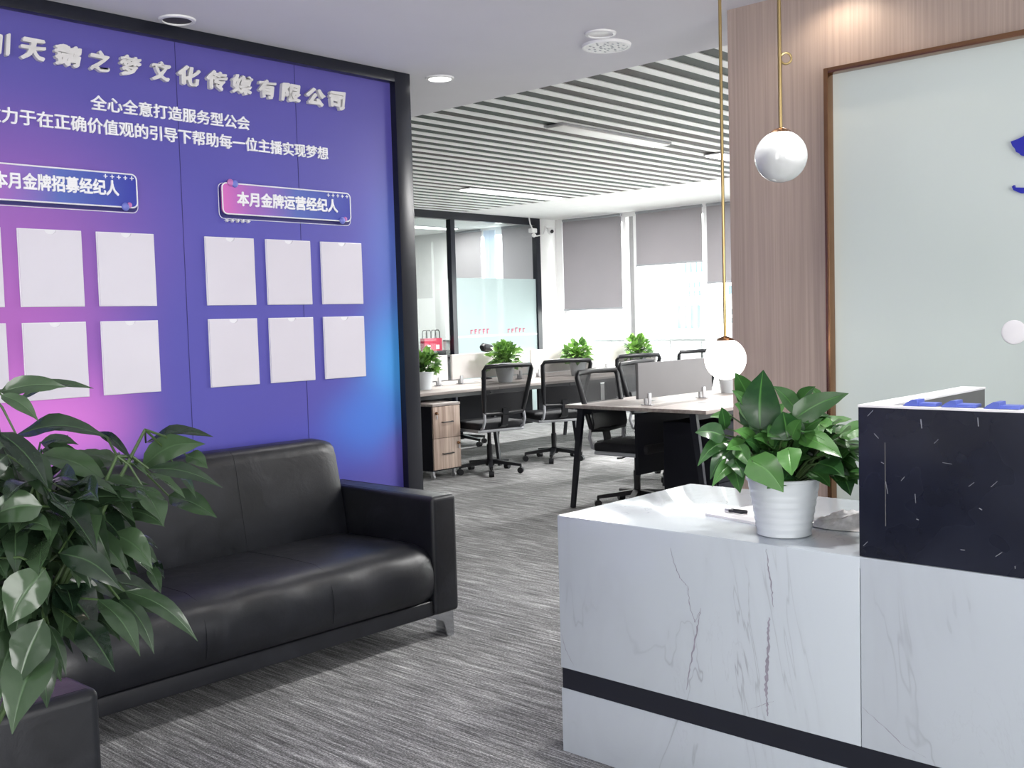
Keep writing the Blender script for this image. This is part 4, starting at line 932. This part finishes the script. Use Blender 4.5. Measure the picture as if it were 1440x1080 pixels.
F = [[2*i, 2*i+2, 2*i+3, 2*i+1] for i in range(40)]
mb.add(V, F); plain('curtain', mb, 'curtain', 'pale curtain hanging in the gap between blinds behind the partition', 'curtain', ang=60)
O = (11.52, 6.0, 1.06); t = thing('guard_rail', (11.7, 6.0, 0), 'thin grey guard rail outside the office windows', 'railing'); O = (11.7, 6.0, 0)
MB(O).box(11.66, 11.72, .5, 9.5, 1.03, 1.065).build('top_rail', 'window_grey', t, smooth=False)
for i in range(19): MB(O).box(11.68, 11.70, .6+i*.49, .62+i*.49, 0, 1.03).build('post', 'window_grey', t, smooth=False)
structure(MB().box(11.45, 12.1, -3.6, 13.0, -.1, 0).build('balcony_slab', 'facade', smooth=False))

O = (11.08, PY-.06, 2.60); t = thing('security_camera', O, 'small white security camera with black lens on the corner pier', 'camera')
mb = MB(O); mb.box(11.05, 11.11, PY-.012, PY, 2.58, 2.66, .004); mb.tube([(11.08, PY-.01, 2.63), (11.08, PY-.06, 2.61)], .012, 8); mb.build('mount', 'window_frame', t)
MB(O).ball((11.08, PY-.085, 2.585), .05, 20, 12).build('housing', 'window_frame', t)
MB(O).ball((11.065, PY-.118, 2.575), .027, 16, 10).build('lens', 'black_plastic', t)
O = (10.75, PY-.10, OZ); t = thing('sensor', O, 'white ceiling sensor with dangling white cable before the partition', 'sensor')
MB(O).tube([(10.62, PY-.10, OZ), (10.64, PY-.10, 2.66), (10.68, PY-.10, 2.60), (10.70, PY-.10, 2.54), (10.76, PY-.10, 2.50), (10.95, PY-.06, 2.53), (11.03, PY-.02, 2.60)], .009, 8).build('cable', 'window_frame', t)
MB(O).box(10.64, 10.74, PY-.14, PY-.06, 2.54, 2.60, .015, 3).build('body', 'window_frame', t)
MB(O).ball((10.71, PY-.10, 2.51), .03, 14, 10).build('head', 'window_frame', t)

O = (9.2, 9.86, 0); t = thing('cabinet', O, 'low black cabinet behind the clear partition pane', 'cabinet')
MB(O).box(8.3, 9.62, 9.70, 10.05, .06, .985, .003).build('body', 'black_panel', t)
MB(O).box(8.28, 9.64, 9.68, 10.07, .985, 1.010, .003).build('top', 'black_frame', t)
for a, b in ((8.31, 8.955), (8.965, 9.61)): MB(O).box(a, b, 9.682, 9.70, .08, .97, .002).build('door', 'black_panel', t)
MB(O).box(8.32, 9.6, 9.71, 10.04, 0, .06).build('plinth', 'black_frame', t)
def gift_bag(x, y, label):
    O = (x, y, 1.0105); t = thing('gift_bag', O, label, 'bag', 'red paper gift bags')
    MB(O).box(x-.075, x+.075, y-.04, y+.04, 1.0105, 1.17, .002, tf=lambda c: (c.x, c.y*1.0, c.z)).build('body', 'red_bag', t)
    for s_ in (-1, 1): MB(O).tube([(x-.04, y+s_*.035, 1.165), (x-.038, y+s_*.035, 1.25), (x-.02, y+s_*.035, 1.272), (x+.02, y+s_*.035, 1.272), (x+.038, y+s_*.035, 1.25), (x+.04, y+s_*.035, 1.165)], .006, 8).build('handle', 'black_plastic', t)
    MB(O).box(x-.03, x+.025, y-.0425, y-.0405, 1.03, 1.085).build('print_patch', 'white_print', t, smooth=False)
gift_bag(8.99, 9.80, 'red gift bag with dark handles on the black cabinet, left of two')
gift_bag(9.16, 9.82, 'red gift bag with dark handles on the black cabinet, right of two')
O = (9.33, 9.80, 1.0105); t = thing('cup', O, 'white cup with black lid beside the red gift bags', 'cup')
MB(O).lathe(9.33, 9.80, [(.001, 1.0105), (.035, 1.0105), (.045, 1.12), (.001, 1.12)], 24, False, False).build('body', 'paper', t)
MB(O).lathe(9.33, 9.80, [(.001, 1.1205), (.048, 1.1205), (.046, 1.14), (.001, 1.142)], 24, False, False).build('lid', 'black_plastic', t)
O = (8.06, 7.85, .7515); t = thing('desk_phone_stand', O, 'dark rounded speaker standing behind the white divider', 'speaker')
MB(O).lathe(8.0, 7.8, [(.001, .7515), (.06, .7515), (.06, .765), (.012, .775), (.012, 1.03)], 20, False, True).build('stand', 'black_plastic', t)
mb = MB(O); mb.tube([(7.94, 7.80, 1.085), (7.96, 7.80, 1.09), (8.07, 7.80, 1.07), (8.09, 7.80, 1.065)], [.03, .045, .045, .03], 18); mb.build('body', 'black_plastic', t)
t.name = 'speaker'

# building across the street
FX = 46.0
fb = thing('building', (FX, 30, -20), 'overexposed white building outside the office windows', 'building'); O = (FX, 30, -20)
MB(O).box(FX, FX+10, -10, 75, -20, 60).build('facade', 'facade', fb, smooth=False)
def fwin(y0, y1, za, zb, nx, nz):
    f = MB(O).box(FX-.10, FX, y0, y1, za, zb).build('window', 'facade_glass', fb, smooth=False)
    mb = MB(O)
    for i in range(nx+1): yy = y0+(y1-y0)*i/nx; mb.box(FX-.2, FX-.05, yy-.07, yy+.07, za, zb)
    for i in range(nz+1): zz = za+(zb-za)*i/nz; mb.box(FX-.19, FX-.05, y0, y1, zz-.07, zz+.07)
    mb.build('window_bars', 'facade', f, smooth=False)
for y0, y1, za, zb, nx, nz in ((29.26, 30.83, .66, 1.98, 4, 1), (29.22, 30.15, 2.29, 3.16, 3, 2), (29.07, 30.34, 3.51, 4.25, 4, 1), (27.0, 27.8, 2.32, 2.88, 2, 1), (27.0, 27.82, .88, 1.71, 2, 2), (25.2, 26.1, 2.3, 3.1, 3, 2), (25.0, 26.2, .7, 2.0, 4, 1)):
    fwin(y0, y1, za, zb, nx, nz)
